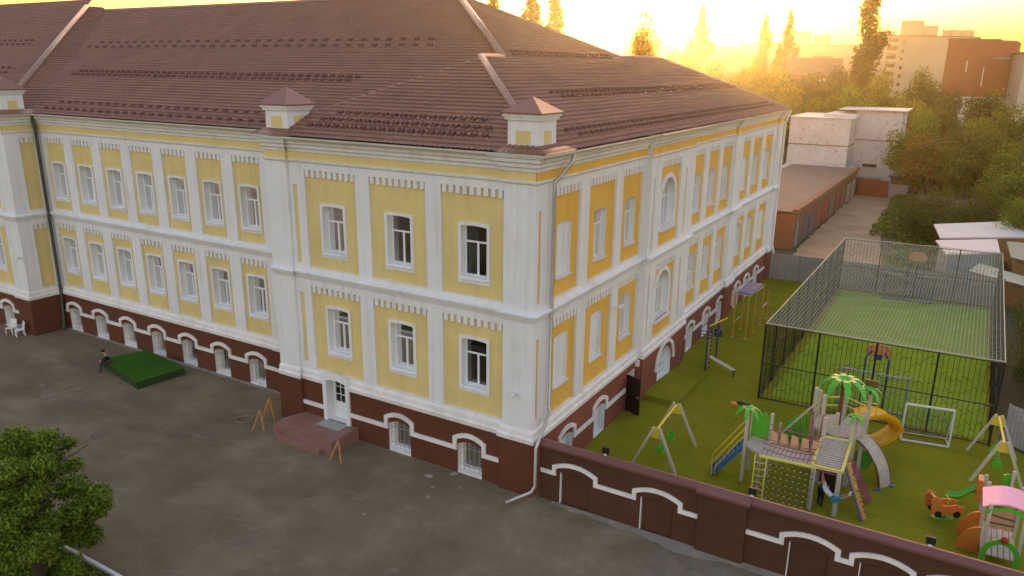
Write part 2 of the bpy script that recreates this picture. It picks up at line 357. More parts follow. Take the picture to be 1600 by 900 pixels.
# --- windows: one mesh per kind, shared by all copies
WM = {}
def win_meshes(kind):
    if kind in WM: return WM[kind]
    r = {}
    def contour(a, b, c, d, rise): return [(a, c)] + arch(a, b, d, rise) + [(b, c)]
    def sash(w, c, d, rise, dep, transom=None, mull=True, t=0.05, grid=None):
        m = MB(); a, b = -w / 2, w / 2
        m.ring(contour(a, b, c, d, rise), contour(a + t, b - t, c + t, d - t, rise * (0.9 if rise < w / 2 - .02 else 1) if rise < w / 2 - .02 else (w / 2 - t)), -dep - 0.05, -dep)
        if transom:
            m.box((a + t, dep - 0.01, transom - 0.035), (b - t, dep + 0.045, transom + 0.035))
            if mull: m.box((-0.04, dep - 0.008, c + t), (0.04, dep + 0.043, transom - 0.035))
        if grid:
            for gx in grid[0]: m.box((gx - 0.018, dep + 0.005, c + t), (gx + 0.018, dep + 0.035, d - (rise if rise < w / 2 - .02 else 0) * 0.9))
            for gz in grid[1]: m.box((a + t, dep + 0.002, gz - 0.018), (b - t, dep + 0.032, gz + 0.018))
        return m
    def pane(w, c, d, rise, dep):
        m = MB(); m.poly([(u, dep, z) for u, z in contour(-w / 2, w / 2, c, d, rise)]); return m
    if kind == 'cased':
        w, c, d, rise = 1.26, 0.26, 2.44, 0.045; m = MB()
        m.ring(contour(-.775, .775, 0.0, 2.57, .05), contour(-w / 2, w / 2, c, d, rise), 0, 0.07)
        m.reveal(-w / 2, w / 2, c, d, rise, 0.0, -0.34)
        r['root'] = m.mesh('window', WHT)
        r['sash'] = sash(w, c, d, rise, .28, 1.70).mesh('sash', PVC); r['pane'] = pane(w, c, d, rise, .31).mesh('pane', GLASS)
        s = MB(); s.prism([(0.28, .30), (-0.16, .21), (-0.16, .16), (0.28, .16)], lambda a, b, t: (t, a, b), -.66, .66); r['sill'] = s.mesh('sill', WHT)
    elif kind in ('bare', 'blind'):
        w, c, d, rise = 1.28, 0.26, 2.55, 0.08; m = MB()
        m.reveal(-w / 2, w / 2, c, d, rise, 0.0, -0.30 if kind == 'bare' else -0.1)
        if kind == 'blind': m.poly([(u, .10, z) for u, z in contour(-w / 2, w / 2, c, d, rise)])
        r['root'] = m.mesh('window', WHT)
        if kind == 'bare':
            r['sash'] = sash(w, c, d, rise, .24, 1.80).mesh('sash', PVC); r['pane'] = pane(w, c, d, rise, .27).mesh('pane', GLASS)
        s = MB(); e = .24 if kind == 'bare' else .1
        s.prism([(e, .29), (-0.10, .22), (-0.10, .17), (e, .17)], lambda a, b, t: (t, a, b), -.74, .74); r['sill'] = s.mesh('sill', SILL)
    elif kind == 'arched':
        w, c, d = 2.1, 0.3, 3.0; rise = w / 2; m = MB()
        m.ring(contour(-1.3, 1.3, c - .0, d + .25, 1.3), contour(-w / 2, w / 2, c, d, rise), 0, 0.08)
        m.reveal(-w / 2, w / 2, c, d, rise, 0.0, -0.34)
        r['root'] = m.mesh('window', WHT)
        r['sash'] = sash(w, c, d, rise, .28, 1.95, False, .08, ([-.36, .36], [])).mesh('sash', PVC); r['pane'] = pane(w, c, d, rise, .31).mesh('pane', GLASS)
        s = MB(); s.prism([(0.28, .36), (-0.22, .26), (-0.22, .2), (0.28, .2)], lambda a, b, t: (t, a, b), -1.3, 1.3); r['sill'] = s.mesh('sill', SILL)
    elif kind == 'cellar':
        w, c, d, rise = 1.26, 0.08, 1.58, 0.20; m = MB()
        m.reveal(-w / 2, w / 2, c, d, rise, 0.0, -0.42)
        m.box((-w / 2, -.01, c - .12), (w / 2, .40, c + .01))
        r['root'] = m.mesh('window', MLD)
        r['sash'] = sash(w, c, d, rise, .30, None, False, .05).mesh('sash', PVC); r['pane'] = pane(w, c, d, rise, .33).mesh('pane', GLASS)
        g = MB()
        for k in range(4):
            x = -.39 + k * .26; g.bar((x, .2, c), (x, .2, d - .06 - .15 * (x / .63) ** 2), .016)
        for z in (.35, 1.15): g.bar((-w / 2, .2, z), (w / 2, .2, z), .018)
        r['grille'] = g.mesh('grille', GRIL)
    elif kind == 'niche':
        w, c, d, rise = 1.26, 0.02, 1.58, 0.20; m = MB()
        m.reveal(-w / 2, w / 2, c, d, rise, 0.0, -0.32)
        m.poly([(u, .32, z) for u, z in contour(-w / 2, w / 2, c, d, rise)])
        for x in (-.3, .3): m.box((x - .22, .29, .2), (x + .22, .33, 1.2))
        r['root'] = m.mesh('window', WHT)
    elif kind == 'cellar_arch':
        w, c, d = 2.2, 0.12, 2.05; rise = w / 2; m = MB()
        m.reveal(-w / 2, w / 2, c, d, rise, 0.0, -0.40)
        r['root'] = m.mesh('window', WHT)
        r['sash'] = sash(w, c, d, rise, .3, 1.0, False, .08, ([-.55, 0, .55], [.55, 1.45])).mesh('sash', PVC); r['pane'] = pane(w, c, d, rise, .33).mesh('pane', GLASS)
    if kind in ('cased', 'bare'):
        for nm, a, b, mt in (('curtain_a', -.56, -.08, CURT), ('curtain_b', .1, .56, CURT), ('curtain_c', -.56, .56, CURT), ('curtain_d', -.56, .56, CURTO)):
            q = MB(); k = 28; z1 = 2.38; z0 = .3 if nm != 'curtain_d' else 1.72
            for i in range(k):
                x0 = a + (b - a) * i / k; x1 = a + (b - a) * (i + 1) / k
                y0 = .46 + .03 * math.sin(x0 * 42); y1 = .46 + .03 * math.sin(x1 * 42)
                q.quad((x0, y0, z0), (x1, y1, z0), (x1, y1, z1), (x0, y0, z1))
            r[nm] = q.mesh('curtain', mt, True)
    WM[kind] = r; return r
WR = random.Random(21)
def add_window(kind, fr, u, z, n):
    loc, rz = fr
    M = Matrix.Translation(loc) @ Matrix.Rotation(rz, 4, 'Z')
    r = win_meshes(kind)
    w = place('window', r['root'], school, M @ Vector((u, -n, z)), rz)
    for k in ('sash', 'pane', 'sill', 'grille'):
        if k in r: place(k, r[k], w)
    q = WR.random()
    if 'curtain_a' in r and fr is FR_F: q = .95 if q < .55 else .1
    if 'curtain_a' in r:
      for k in (['curtain_a'] if q < .3 else ['curtain_a', 'curtain_b'] if q < .6 else ['curtain_c'] if q < .66 else ['curtain_d', 'curtain_a'] if q < .85 else []): place('curtain', r[k], w)
    return w
HOLE = {'cased': (.63, .26, 2.44, .045), 'bare': (.64, .26, 2.55, .08), 'blind': (.64, .26, 2.55, .08), 'arched': (1.05, .3, 3.0, 1.05),
        'cellar': (.63, .08, 1.58, .2), 'niche': (.63, .02, 1.58, .2), 'cellar_arch': (1.1, .12, 2.05, 1.1)}
def hole(kind, u, z): w, c, d, r = HOLE[kind]; return (u - w, u + w, z + c, z + d, r)

CORN = [(0, 13.58), (.07, 13.62), (.09, 13.74), (.2, 13.80), (.22, 13.93), (.34, 13.99), (.37, 14.12), (.48, 14.18), (.5, 14.28)]
LEDGE = [(0, 13.12), (.09, 13.17), (.11, 13.235), (0, 13.27)]
STRING = [(0, 7.62), (.05, 7.66), (.07, 7.74), (.13, 7.78), (.15, 7.86), (.22, 7.90), (.24, 7.985), (0, 8.07)]
SKIRT = [(0.0, 2.42), (.17, 2.44), (.19, 2.62), (.12, 2.70), (.10, 2.88), (0, 2.97)]
GUTP = [(.5, 14.2), (.6, 14.18), (.66, 14.24), (.66, 14.31), (.63, 14.31), (.62, 14.25), (.5, 14.25)]

def facade(fr, u0, u1, cols, slits=(), piers=(), cellar=(), m0=0, m1=0, off=0.0, doors=(), wave=True, moulding_z=1.32, plinth_holes=(), gutter=True, wave_ends=None, yel=None, brn=None, ext=0.0, coff=None):
    """cols: (a, b, lower kind, upper kind[, window u]); slits: (a, b); piers: (a, b, extra n)"""
    loc, rz = fr
    def B(mb, name, mats, smooth=False): return mb.build(name, mats, school, smooth, loc, rz)
    W = MB(); Y = MB()
    c1, c2 = [], []
    for col in cols:
        a, b, k1, k2 = col[:4]; wu = col[4] if len(col) > 4 else (a + b) / 2
        for (zb, zt, k, lst, zw, za) in ((ZB1, ZT1, k1, c1, 3.91, 3.72), (ZB2, ZT2, k2, c2, 8.79, 8.85)):
            lst.append((a, b, zb, zt))
            W.reveal(a, b, zb, zt, 0, off, off - PD)
            hs = []
            if k:
                zz = za if k == 'arched' else zw
                hs = [hole(k, wu, zz)]; add_window(k, fr, wu, zz, off - PD)
            Y.sheet(a, b, zb, zt, off - PD, hs)
            d = MB(); w = b - a; cnt = max(3, int(round(w / .33))); p = w / cnt
            pl = [(a, zt - .001), (a, zt - .05)]
            for i in range(cnt):
                x0, x1 = a + p * (i + .22), a + p * (i + .78)
                pl += [(x0, zt - .05), (x0, zt - .36), (x1, zt - .36), (x1, zt - .05)]
            pl += [(b, zt - .05), (b, zt - .001)]
            d.prism(pl, lambda x, z, t: (x, -t, z), off - PD, off - .01)
            B(d, 'dentil_row', WHT)
    for a, b in slits:
        for zb, zt, lst in ((ZB1 + .3, ZT1 - .45, c1), (ZB2 + .1, ZT2 - .75, c2)):
            lst.append((a, b, zb, zt)); W.reveal(a, b, zb, zt, 0, off, off - .07); Y.sheet(a, b, zb, zt, off - .07)
    pr = sorted(piers)
    def skip(u_a, u_b): return [(a, b, -1, 99) for a, b, e in pr]
    dh = [(d[0], d[1], ZP, 2.78, 0) for d in doors]
    W.sheet(u0, u1, ZP, ZB1, off, dh)
    W.sheet(u0, u1, ZB1, 7.8, off, c1); W.sheet(u0, u1, 7.8, ZF, off, c2)
    for a, b, e in pr:
        for u in ((a,) if (m1 == 1 and b == u1) else (a, b)): W.quad((u, -off, ZP), (u, -off - e, ZP), (u, -off - e, ZF), (u, -off, ZF))
        W.sheet(a, b, ZP, ZF, off + e)
    B(W, 'wall_trim', WHT)
    band = MB(); band.sheet(u0, u1, ZF, ZY + .02, off + .015)
    for a, b, e in pr:
        band.sheet(a, b, ZF, ZY + .02, off + e + .015)
        for u in ((a,) if (m1 == 1 and b == u1) else (a, b)): band.quad((u, -off, ZF), (u, -off - e - .015, ZF), (u, -off - e - .015, ZY + .02), (u, -off, ZY + .02))
    for lst in (): pass
    o = len(Y.v); Y.v += band.v; Y.f += [tuple(i + o for i in f) for f in band.f]; Y.mi += band.mi
    B(Y, 'wall', yel or YEL)
    # running mouldings, broken out round the piers
    for prof, name, mt in ((CORN, 'cornice', WHT), (LEDGE, 'ledge', WHT), (STRING, 'string_course', WHT), (SKIRT, 'base_moulding', MLD)):
        m = MB(); cur = u0; segs = []
        for a, b, e in pr:
            if a > cur + 1e-3: segs.append((cur, a, 0))
            segs.append((a, b, e)); cur = b
        if cur < u1 - 1e-3: segs.append((cur, u1, 0))
        if prof is SKIRT and doors:
            ns = []
            for a, b, e in segs:
                for d in doors:
                    if d[0] > a and d[1] < b: ns += [(a, d[0] - .2, e), (d[1] + .2, b, e)]; break
                else: ns.append((a, b, e))
            segs = ns
        for i, (a, b, e) in enumerate(segs):
            m.profile(prof, a - (ext if prof is CORN else ext * .4), b + (ext if prof is CORN else ext * .4), m0 if i == 0 else (-1 if e else 0), m1 if i == len(segs) - 1 else (1 if e else 0), (off if coff is None or prof is not CORN else coff) + e)
        B(m, name, mt)
    if gutter:
        g = MB(); g.profile(GUTP, u0 - ext, u1 + ext, m0, m1, off if coff is None else coff); B(g, 'gutter', GUT)
    # plinth
    P = MB(); hs = []
    for k, u in cellar:
        hs.append(hole(k, u, 0.0)); add_window(k, fr, u, 0.0, off + .1)
    hs += list(plinth_holes)
    hs = sorted(hs + [(d[0], d[1], d[2], ZP, 0) for d in doors])
    P.sheet(u0 if m0 == 0 else u0 + m0 * .1, u1 if m1 == 0 else u1 + m1 * .1, -.05, ZP, off + .1, hs)
    for a, b, e in pr:
        a2 = a - (.1 if True else 0); b2 = b + .1
        P.sheet(a2, b2, -.05, ZP, off + e + .1)
        for u in ((a2,) if (m1 == 1 and b == u1) else (a2, b2)): P.quad((u, -off, -.05), (u, -off - e - .1, -.05), (u, -off - e - .1, ZP), (u, -off, ZP))
        P.quad((a2, -off, ZP), (b2, -off, ZP), (b2, -off - e - .1, ZP), (a2, -off - e - .1, ZP))
    B(P, 'plinth', brn or BRN)
    if wave:
        ends = wave_ends or [(u0 + .2, u1 - .2)]
        for ea, eb in ends:
            pts = [(ea, moulding_z)]
            for k, u in sorted([c for c in cellar if ea < c[1] < eb], key=lambda c: c[1]):
                if k == 'cellar_arch': continue
                h = .76
                pts += [(u - h, moulding_z)] if u - h > pts[-1][0] + .05 else []
                if u - h <= pts[-1][0] + .05: pts = pts[:-1] + [(u - h, moulding_z)]
                pts += arch(u - h, u + h, 1.92, .24, 9) + [(u + h, moulding_z)]
            if eb > pts[-1][0] + .05: pts.append((eb, moulding_z))
            r = MB(); r.ribbon(pts, .20, off + .1, off + .18); B(r, 'plinth_moulding', MLD)

FR_F = ((0, 0, 0), 0.0); FR_W = ((0, 2, 0), 0.0); FR_S = ((0, 0, 0), math.pi / 2); FR_L = ((0, 0, 0), 0.0); FR_LS = ((-37.5, 0, 0), math.pi / 2)
# corner block, courtyard side
facade(FR_F, -14.5, 0, [(-12.2, -9.14, 'cased', 'cased', -10.62), (-8.36, -5.33, 'cased', 'cased', -6.82), (-4.54, -1.5, 'cased', 'cased', -2.96)],
       slits=[(-12.95, -12.68)], piers=[(-14.5, -13.15, .15), (-1.42, 0, .15)], cellar=[('cellar', -7.0), ('cellar', -3.1)], m0=0, m1=1,
       doors=[(-11.43, -10.2, .6)], wave_ends=[(-13.05, -11.65), (-10.0, -1.5)], moulding_z=1.2)
# long wing
wc = [-35.93 + 2.917 * k for k in range(7)]
facade(FR_W, -37.5, -14.5, [(c - 1.03, c + 1.03, 'cased', 'cased', c + .02) for c in wc], cellar=[('cellar', c - .3) for c in wc], piers=[(-17.05, -16.3, .06)],
       wave_ends=[(-37.2, -16.6)], moulding_z=1.3)
# left block
facade(FR_L, -90, -37.5, [(-43.0, -39.4, 'cased', 'cased', -40.95), (-48, -44, 'cased', 'cased'), (-53, -49, 'cased', 'cased'), (-58, -54, 'cased', 'cased')],
       piers=[(-38.9, -37.5, .15)], cellar=[('cellar', -40.6), ('cellar', -46), ('cellar', -51)], m1=1, wave_ends=[(-89, -39.2)])
facade(FR_LS, -0.15, 2.0, [(.75, 1.7, None, None)], m0=-1, wave=False)
# playground side: plain stretch, proud middle bay, far stretch
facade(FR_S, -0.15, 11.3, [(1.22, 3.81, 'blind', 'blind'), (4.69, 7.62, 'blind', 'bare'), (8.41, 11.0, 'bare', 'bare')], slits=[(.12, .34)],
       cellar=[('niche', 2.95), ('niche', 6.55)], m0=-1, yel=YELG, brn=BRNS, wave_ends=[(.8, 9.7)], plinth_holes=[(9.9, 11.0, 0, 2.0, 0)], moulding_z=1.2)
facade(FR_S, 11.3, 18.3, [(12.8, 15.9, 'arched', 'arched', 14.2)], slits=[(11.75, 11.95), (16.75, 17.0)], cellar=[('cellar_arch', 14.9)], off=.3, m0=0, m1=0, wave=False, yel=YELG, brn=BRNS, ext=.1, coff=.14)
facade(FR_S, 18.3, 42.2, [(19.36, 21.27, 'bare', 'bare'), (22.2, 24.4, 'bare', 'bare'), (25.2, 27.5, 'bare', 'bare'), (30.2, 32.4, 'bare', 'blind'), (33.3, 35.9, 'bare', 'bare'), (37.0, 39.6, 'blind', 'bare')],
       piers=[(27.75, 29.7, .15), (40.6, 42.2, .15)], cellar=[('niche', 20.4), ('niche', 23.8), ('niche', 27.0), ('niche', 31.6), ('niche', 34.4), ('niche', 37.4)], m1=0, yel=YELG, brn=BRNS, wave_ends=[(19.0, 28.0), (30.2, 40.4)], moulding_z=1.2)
# bay returns, wall arch over the cellar arch, back walls
m = MB()
for y in (11.3, 18.3):
    m = MB(); m.quad((0, y, ZP), (.3, y, ZP), (.3, y, ZY), (0, y, ZY)); m.build('bay_return', WHT, school)
m = MB()
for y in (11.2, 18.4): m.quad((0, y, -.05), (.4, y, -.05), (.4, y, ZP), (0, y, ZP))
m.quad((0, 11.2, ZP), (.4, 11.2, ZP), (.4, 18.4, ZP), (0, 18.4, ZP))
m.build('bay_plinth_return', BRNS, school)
m = MB(); m.box((.42, 11.2, 14.2), (.68, 18.4, 14.3)); m.build('bay_eave_flashing', TILE, school)
m = MB(); pts = arch(14.9 - 1.45, 14.9 + 1.45, 2.42, 1.45); m.ribbon(pts, .22, .4, .5)
m.build('plinth_moulding', MLD, school, loc=(0, 0, 0), rz=math.pi / 2)
m = MB()
for a, b in (((-14.5, 0), (-14.5, 2)), ((0, 42.2), (-16, 42.2)), ((-16, 42.2), (-16, 34)), ((-16, 34), (-90, 34)), ((-90, 34), (-90, 0))):
    m.quad((*a, -.05), (*b, -.05), (*b, ZE), (*a, ZE))
m.build('back_wall', YEL, school)
m = MB()
for z in (2.6, 8.1, 13.7):
    m.quad((-89.9, 2.3, z), (-.3, 2.3, z), (-.3, 33.8, z), (-89.9, 33.8, z)); m.quad((-14.3, .4, z), (-.3, .4, z), (-.3, 2.3, z), (-14.3, 2.3, z)); m.quad((-15.8, 33.8, z), (-.3, 33.8, z), (-.3, 42, z), (-15.8, 42, z))
m.quad((-14.3, 5.5, 0), (-5.5, 5.5, 0), (-5.5, 5.5, 13.7), (-14.3, 5.5, 13.7)); m.quad((-37.3, 7.5, 0), (-14.3, 7.5, 0), (-14.3, 7.5, 13.7), (-37.3, 7.5, 13.7)); m.quad((-5.5, 5.5, 0), (-5.5, 42, 0), (-5.5, 42, 13.7), (-5.5, 5.5, 13.7))
m.build('interior_wall', INTER, school)

# entrance door on the courtyard side
d = MB()
d.ring([(-11.66, .6)] + arch(-11.66, -9.97, 3.13, .16) + [(-9.97, .6)], [(-11.43, .6)] + arch(-11.43, -10.2, 2.8, .1) + [(-10.2, .6)], .05, .2)
d.reveal(-11.43, -10.2, .6, 2.8, .1, .05, -.45, False); d.box((-11.43, -.11, .52), (-10.2, .45, .598))
door = d.build('entrance_door', WHT, school)
d = MB(); d.ring([(-11.43, .6), (-11.43, 2.72), (-10.2, 2.72), (-10.2, .6)], [(-11.33, .66), (-11.33, 2.66), (-10.3, 2.66), (-10.3, .66)], -.40, -.34)
d.box((-11.33, .36, .66), (-10.3, .41, 1.45))
for x in (-11.0, -10.65): d.box((x - .015, .35, 1.45), (x + .015, .38, 2.66))
for z in (1.85, 2.25): d.box((-11.33, .352, z - .015), (-10.3, .382, z + .015))
d.build('door_leaf', PVC, door)
d = MB(); d.quad((-11.33, .39, 1.45), (-10.3, .39, 1.45), (-10.3, .39, 2.66), (-11.33, .39, 2.66)); d.build('pane', GLASS, door)
d = MB(); d.tube([(-10.42, .34, 1.3), (-10.42, .27, 1.3), (-10.56, .27, 1.3)], .015, 6); d.build('handle', PIPE, door)
# dark open door on the playground side
d = MB(); d.reveal(9.9, 11.0, 0, 2.0, 0, .1, -.35, False); d.quad((9.9, .35, 0), (11.0, .35, 0), (11.0, .35, 2.0), (9.9, .35, 2.0))
dr = d.build('side_door', [WHT], school, rz=math.pi / 2)
d = MB(); d.bar((.12, 9.92, 1.0), (1.02, 9.55, 1.0), .06, 2.02, (0, 0, 1)); dl = d.build('door_leaf', DOORB, dr); dl.rotation_euler.z = -math.pi / 2
d = MB(); d.tube([(.95, 9.60, 1.0), (.95, 9.50, 1.0), (.83, 9.52, 1.0)], .02, 6); d.bar((.95, 9.55, .85), (.95, 9.55, 1.15), .05, .02)
h = d.build('handle', PIPE, dl)
d = MB(); d.box((11.03, -.3, 2.08), (11.18, -.1, 2.42)); lm = d.build('wall_lamp', WMET, school, rz=math.pi / 2)

# --- roof of stepped metal tile
def tile_piece(mb_bm, O, u, v, ulo, uhi, vlo, vhi, clips, wl=0.25, row=0.35, n=4, amp=0.05, step=0.05):
    u = Vector(u); v = Vector(v); O = Vector(O)
    rr = row * math.cos(math.atan(SL)); i0, i1 = int(math.floor(vlo / rr)), int(math.ceil(vhi / rr))
    du = wl / n; k0, k1 = int(math.floor(ulo / du)), int(math.ceil(uhi / du)); nu = k1 - k0 + 1
    us = (np.arange(k0, k1 + 1) * du); wv = amp * (0.5 + 0.5 * np.cos(2 * np.pi * us / wl)) ** 1.0
    V = []; F = []
    nv = (i1 - i0)
    base = np.array([O.x, O.y, O.z])
    nrm = Vector((-v.x * SL, -v.y * SL, 1)).normalized(); nn = np.array(nrm)
    for i in range(i0, i1):
        for (vv, lift) in ((i * rr, step), ((i + 1) * rr, 0.0)):
            p = base + np.outer(us, np.array(u)) + np.array(v) * vv + np.array([0, 0, SL * vv]) + np.outer(wv + lift, nn)
            V.append(p)
    V = np.concatenate(V)
    a = np.arange(nu - 1)
    for r in range(2 * nv - 1):
        F.append(np.stack([r * nu + a, r * nu + a + 1, (r + 1) * nu + a + 1, (r + 1) * nu + a], 1))
    F = np.concatenate(F)
    me = bpy.data.meshes.new('t'); me.from_pydata(V.tolist(), [], F.tolist())
    bm = bmesh.new(); bm.from_mesh(me); bpy.data.meshes.remove(me)
    for co, no in clips:     # keep the side the normal points to (vertical planes)
        bmesh.ops.bisect_plane(bm, geom=bm.verts[:] + bm.edges[:] + bm.faces[:], plane_co=co, plane_no=no, clear_inner=True, clear_outer=False)
    t = bpy.data.meshes.new('t2'); bm.to_mesh(t); bm.free(); mb_bm.from_mesh(t); bpy.data.meshes.remove(t)
RB = bmesh.new()
X = Vector
# corner block front plane
tile_piece(RB, (0, -.5, ZE), (1, 0, 0), (0, 1, 0), -15.0, .5, 0, 7.75, [(X((0, 0, 0)), X((-1, -1, 0))), (X((-14.5, 0, 0)), X((1, -1, 0)))])
# wing front plane
tile_piece(RB, (0, 1.5, ZE), (1, 0, 0), (0, 1, 0), -55, .5, 0, 16.5, [(X((0, 2, 0)), X((-1, -1, 0))), (X((-37, 1.5, 0)), X((1, 1, 0)))])
# left block: side and front
tile_piece(RB, (-37, 0, ZE), (0, 1, 0), (-1, 0, 0), -.5, 18, 0, 17, [(X((-37.5, 0, 0)), X((1, 1, 0))), (X((-37, 1.5, 0)), X((-1, -1, 0))), (X((0, 18, 0)), X((0, -1, 0)))])
tile_piece(RB, (0, -.5, ZE), (1, 0, 0), (0, 1, 0), -90, -37, 0, 18.5, [(X((-37.5, 0, 0)), X((-1, -1, 0)))])
# playground side plane in three pieces
tile_piece(RB, (.5, 0, ZE), (0, 1, 0), (-1, 0, 0), -.5, 9.25, 0, 7.75, [(X((0, 0, 0)), X((1, 1, 0))), (X((-7.25, 0, 0)), X((1, 0, 0))), (X((0, 9.25, 0)), X((0, -1, 0)))])
tile_piece(RB, (.5, 0, ZE), (0, 1, 0), (-1, 0, 0), 9.25, 26.0, 0, 16.5, [(X((0, 2, 0)), X((1, 1, 0))), (X((0, 34, 0)), X((1, -1, 0))), (X((0, 9.25, 0)), X((0, 1, 0))), (X((0, 26, 0)), X((0, -1, 0)))])
tile_piece(RB, (.5, 0, ZE), (0, 1, 0), (-1, 0, 0), 26.0, 42.7, 0, 8.5, [(X((0, 42.2, 0)), X((1, -1, 0))), (X((-8, 0, 0)), X((1, 0, 0))), (X((0, 26, 0)), X((0, 1, 0)))])
me = bpy.data.meshes.new('roof'); RB.to_mesh(me); RB.free(); me.materials.append(TILE)
roof = place('roof', me, school)
H = lambda p: ZE + SL * p
m = MB()
zr = H(16.5); za = H(7.75); zb = H(8.5)
m.poly([(-15, -.5, ZE), (-15, 16, ZE), (-7.25, 9.25, za), (-7.25, 7.25, za)])
m.poly([(-90, 18, zr), (-16, 18, zr), (.0, 34.0, ZE + .0), (-90, 34.5, ZE)])
m.poly([(-8, 26, zb), (-8, 34.2, zb), (-16.5, 42.7, ZE), (-16.5, 26, ZE)])
m.poly([(-8, 34.2, zb), (.5, 42.7, ZE), (-16.5, 42.7, ZE)])
m.build('rear_roof_slope', TILE, roof)
def hipcap(pts, r=.17):
    c = MB(); c.tube([(x, y, z + .03) for x, y, z in pts], r, 10); return c.build('hip_cap', HIP, roof, True)
hipcap([(-1.35, 1.35, H(1.85) + .02), (-7.25, 7.25, za + .02), (-7.25, 9.25, za + .02)])
hipcap([(-7.25, 9.25, za + .1), (-16, 18, zr + .05)], .19)
hipcap([(-16, 18, zr), (-90, 18, zr)], .15)
hipcap([(-16, 18, zr), (-8, 26, zb), (-8, 34.2, zb), (.3, 42.5, H(.2))], .12)
hipcap([(-38.6, 1.1, H(1.6) + .02), (-54, 16.5, H(17) + .02)], .2)
hipcap([(-14.9, -.3, H(.2) - .05), (-7.25, 7.25, za - .05)], .07)
m = MB(); m.bar((-37, 1.5, ZE + .05), (-53.5, 18, zr + .02), .35, .02, (-1, 1, 0)); m.build('valley_flashing', FLASH, roof)
def guards(name, fn, a, b, sp, w=.2):
    g = MB(); k = int((b - a) / sp); p0, (d1, d2, nn) = fn(a)
    pl = [(0, .0), (0, .03)]
    for i in range(k):
        u = .05 + i * sp
        pl += [(u, .03), (u + .03, .15), (u + w * .4, .10), (u + w * .6, .10), (u + w - .03, .15), (u + w, .03)]
    pl += [(k * sp, .03), (k * sp, .0)]
    g.prism(pl, lambda x, h, t: p0 + d1 * x + nn * h + d2 * (t + h * .5), -.07, .07)
    return g.build(name, GUARD, roof)
cs = math.cos(math.atan(SL)); sn = math.sin(math.atan(SL))
def on_front(y0, run): return lambda u: (X((u, y0 + run, H(run) + .02)), (X((1, 0, 0)), X((0, cs, sn)), X((0, -sn, cs))))
def on_side(run): return lambda u: (X((.5 - run, u, H(run) + .02)), (X((0, 1, 0)), X((-cs, 0, sn)), X((sn, 0, cs))))
for run, ph in ((.55, 0), (1.35, .4)): guards('snow_guard_row', on_front(1.5, run), -36.4 + ph, -15.3, .8, .3)
for run, ph in ((4.9, 0), (5.35, .3)): guards('snow_guard_row', on_front(1.5, run), -40.5 + ph, -14.4, .6, .3)
for run, ph in ((9.1, 0), (9.9, .5)): guards('snow_guard_row', on_front(1.5, run), -45 + ph, -11.6, 1.0, .34)
for run, a, b in ((.9, -12.2, -2.0), (1.45, -11.9, -2.3), (2.05, -11.4, -2.6)): guards('snow_guard_row', on_front(-.5, run), a, b, .52, .3)
for run, a, b in ((.75, 3.9, 40), (1.15, 3.4, 39.5), (3.7, 8.0, 39), (4.1, 7.6, 38.6), (8.0, 10.6, 24.0), (8.35, 10.9, 24.2)): guards('snow_guard_row', on_side(run), a, b, .55, .3)
for run, a, b in ((5.0, -75, -44.5), (5.7, -75, -45), (9.5, -75, -49), (10.2, -75, -49.6)): guards('snow_guard_row', on_front(-.5, run), a, b, .8, .3)

# roof pedestals at the block corners
def pedestal(x0, x1, y0, y1, z0, zt, za_):
    cx, cy = (x0 + x1) / 2, (y0 + y1) / 2
    b = MB(); b.box((x0, y0, z0), (x1, y1, zt)); b.box((x0 - .09, y0 - .09, zt - .22), (x1 + .09, y1 + .09, zt - .1)); b.box((x0 - .16, y0 - .16, zt - .1), (x1 + .16, y1 + .16, zt))
    o = b.build('roof_pedestal', WHT, school)
    c = MB(); e = .22; B4 = [(x0 - e, y0 - e, zt), (x1 + e, y0 - e, zt), (x1 + e, y1 + e, zt), (x0 - e, y1 + e, zt)]
    c.add(B4 + [(p[0], p[1], zt + .05) for p in B4] + [(cx, cy, za_)], [(0, 1, 5, 4), (1, 2, 6, 5), (2, 3, 7, 6), (3, 0, 4, 7), (4, 5, 8), (5, 6, 8), (6, 7, 8), (7, 4, 8), (3, 2, 1, 0)])
    c.build('cap', FLASH, o)
    p = MB(); p.box((x0 + .36, y0 - .012, z0 + .06), (x1 - .36, y0 - .004, z0 + .56)); p.build('inset_panel', YEL, o)
    p = MB(); p.box((x1 + .004, y0 + .4, z0 + .06), (x1 + .012, y1 - .4, z0 + .56)); p.build('inset_panel', YEL, o)
    s = MB(); e2 = .62
    s.add([(x0, y0, z0 + .02), (x1, y0, z0 + .02), (x1, y1 + .4, z0 + .02), (x0 - .2, y0 - e2, ZE + .03), (x1 + e2, y0 - e2, ZE + .03), (x1 + e2, y1 + .6, ZE + .03)], [(3, 4, 1, 0), (4, 5, 2, 1)])
    s.build('skirt_flashing', FLASH, o)
pedestal(-1.36, .0, .0, 1.36, 14.55, 15.72, 16.35)
pedestal(-14.4, -13.0, .0, 1.4, 14.58, 15.62, 16.45)
pedestal(-38.75, -37.4, .0, 1.36, 14.55, 15.72, 16.5)

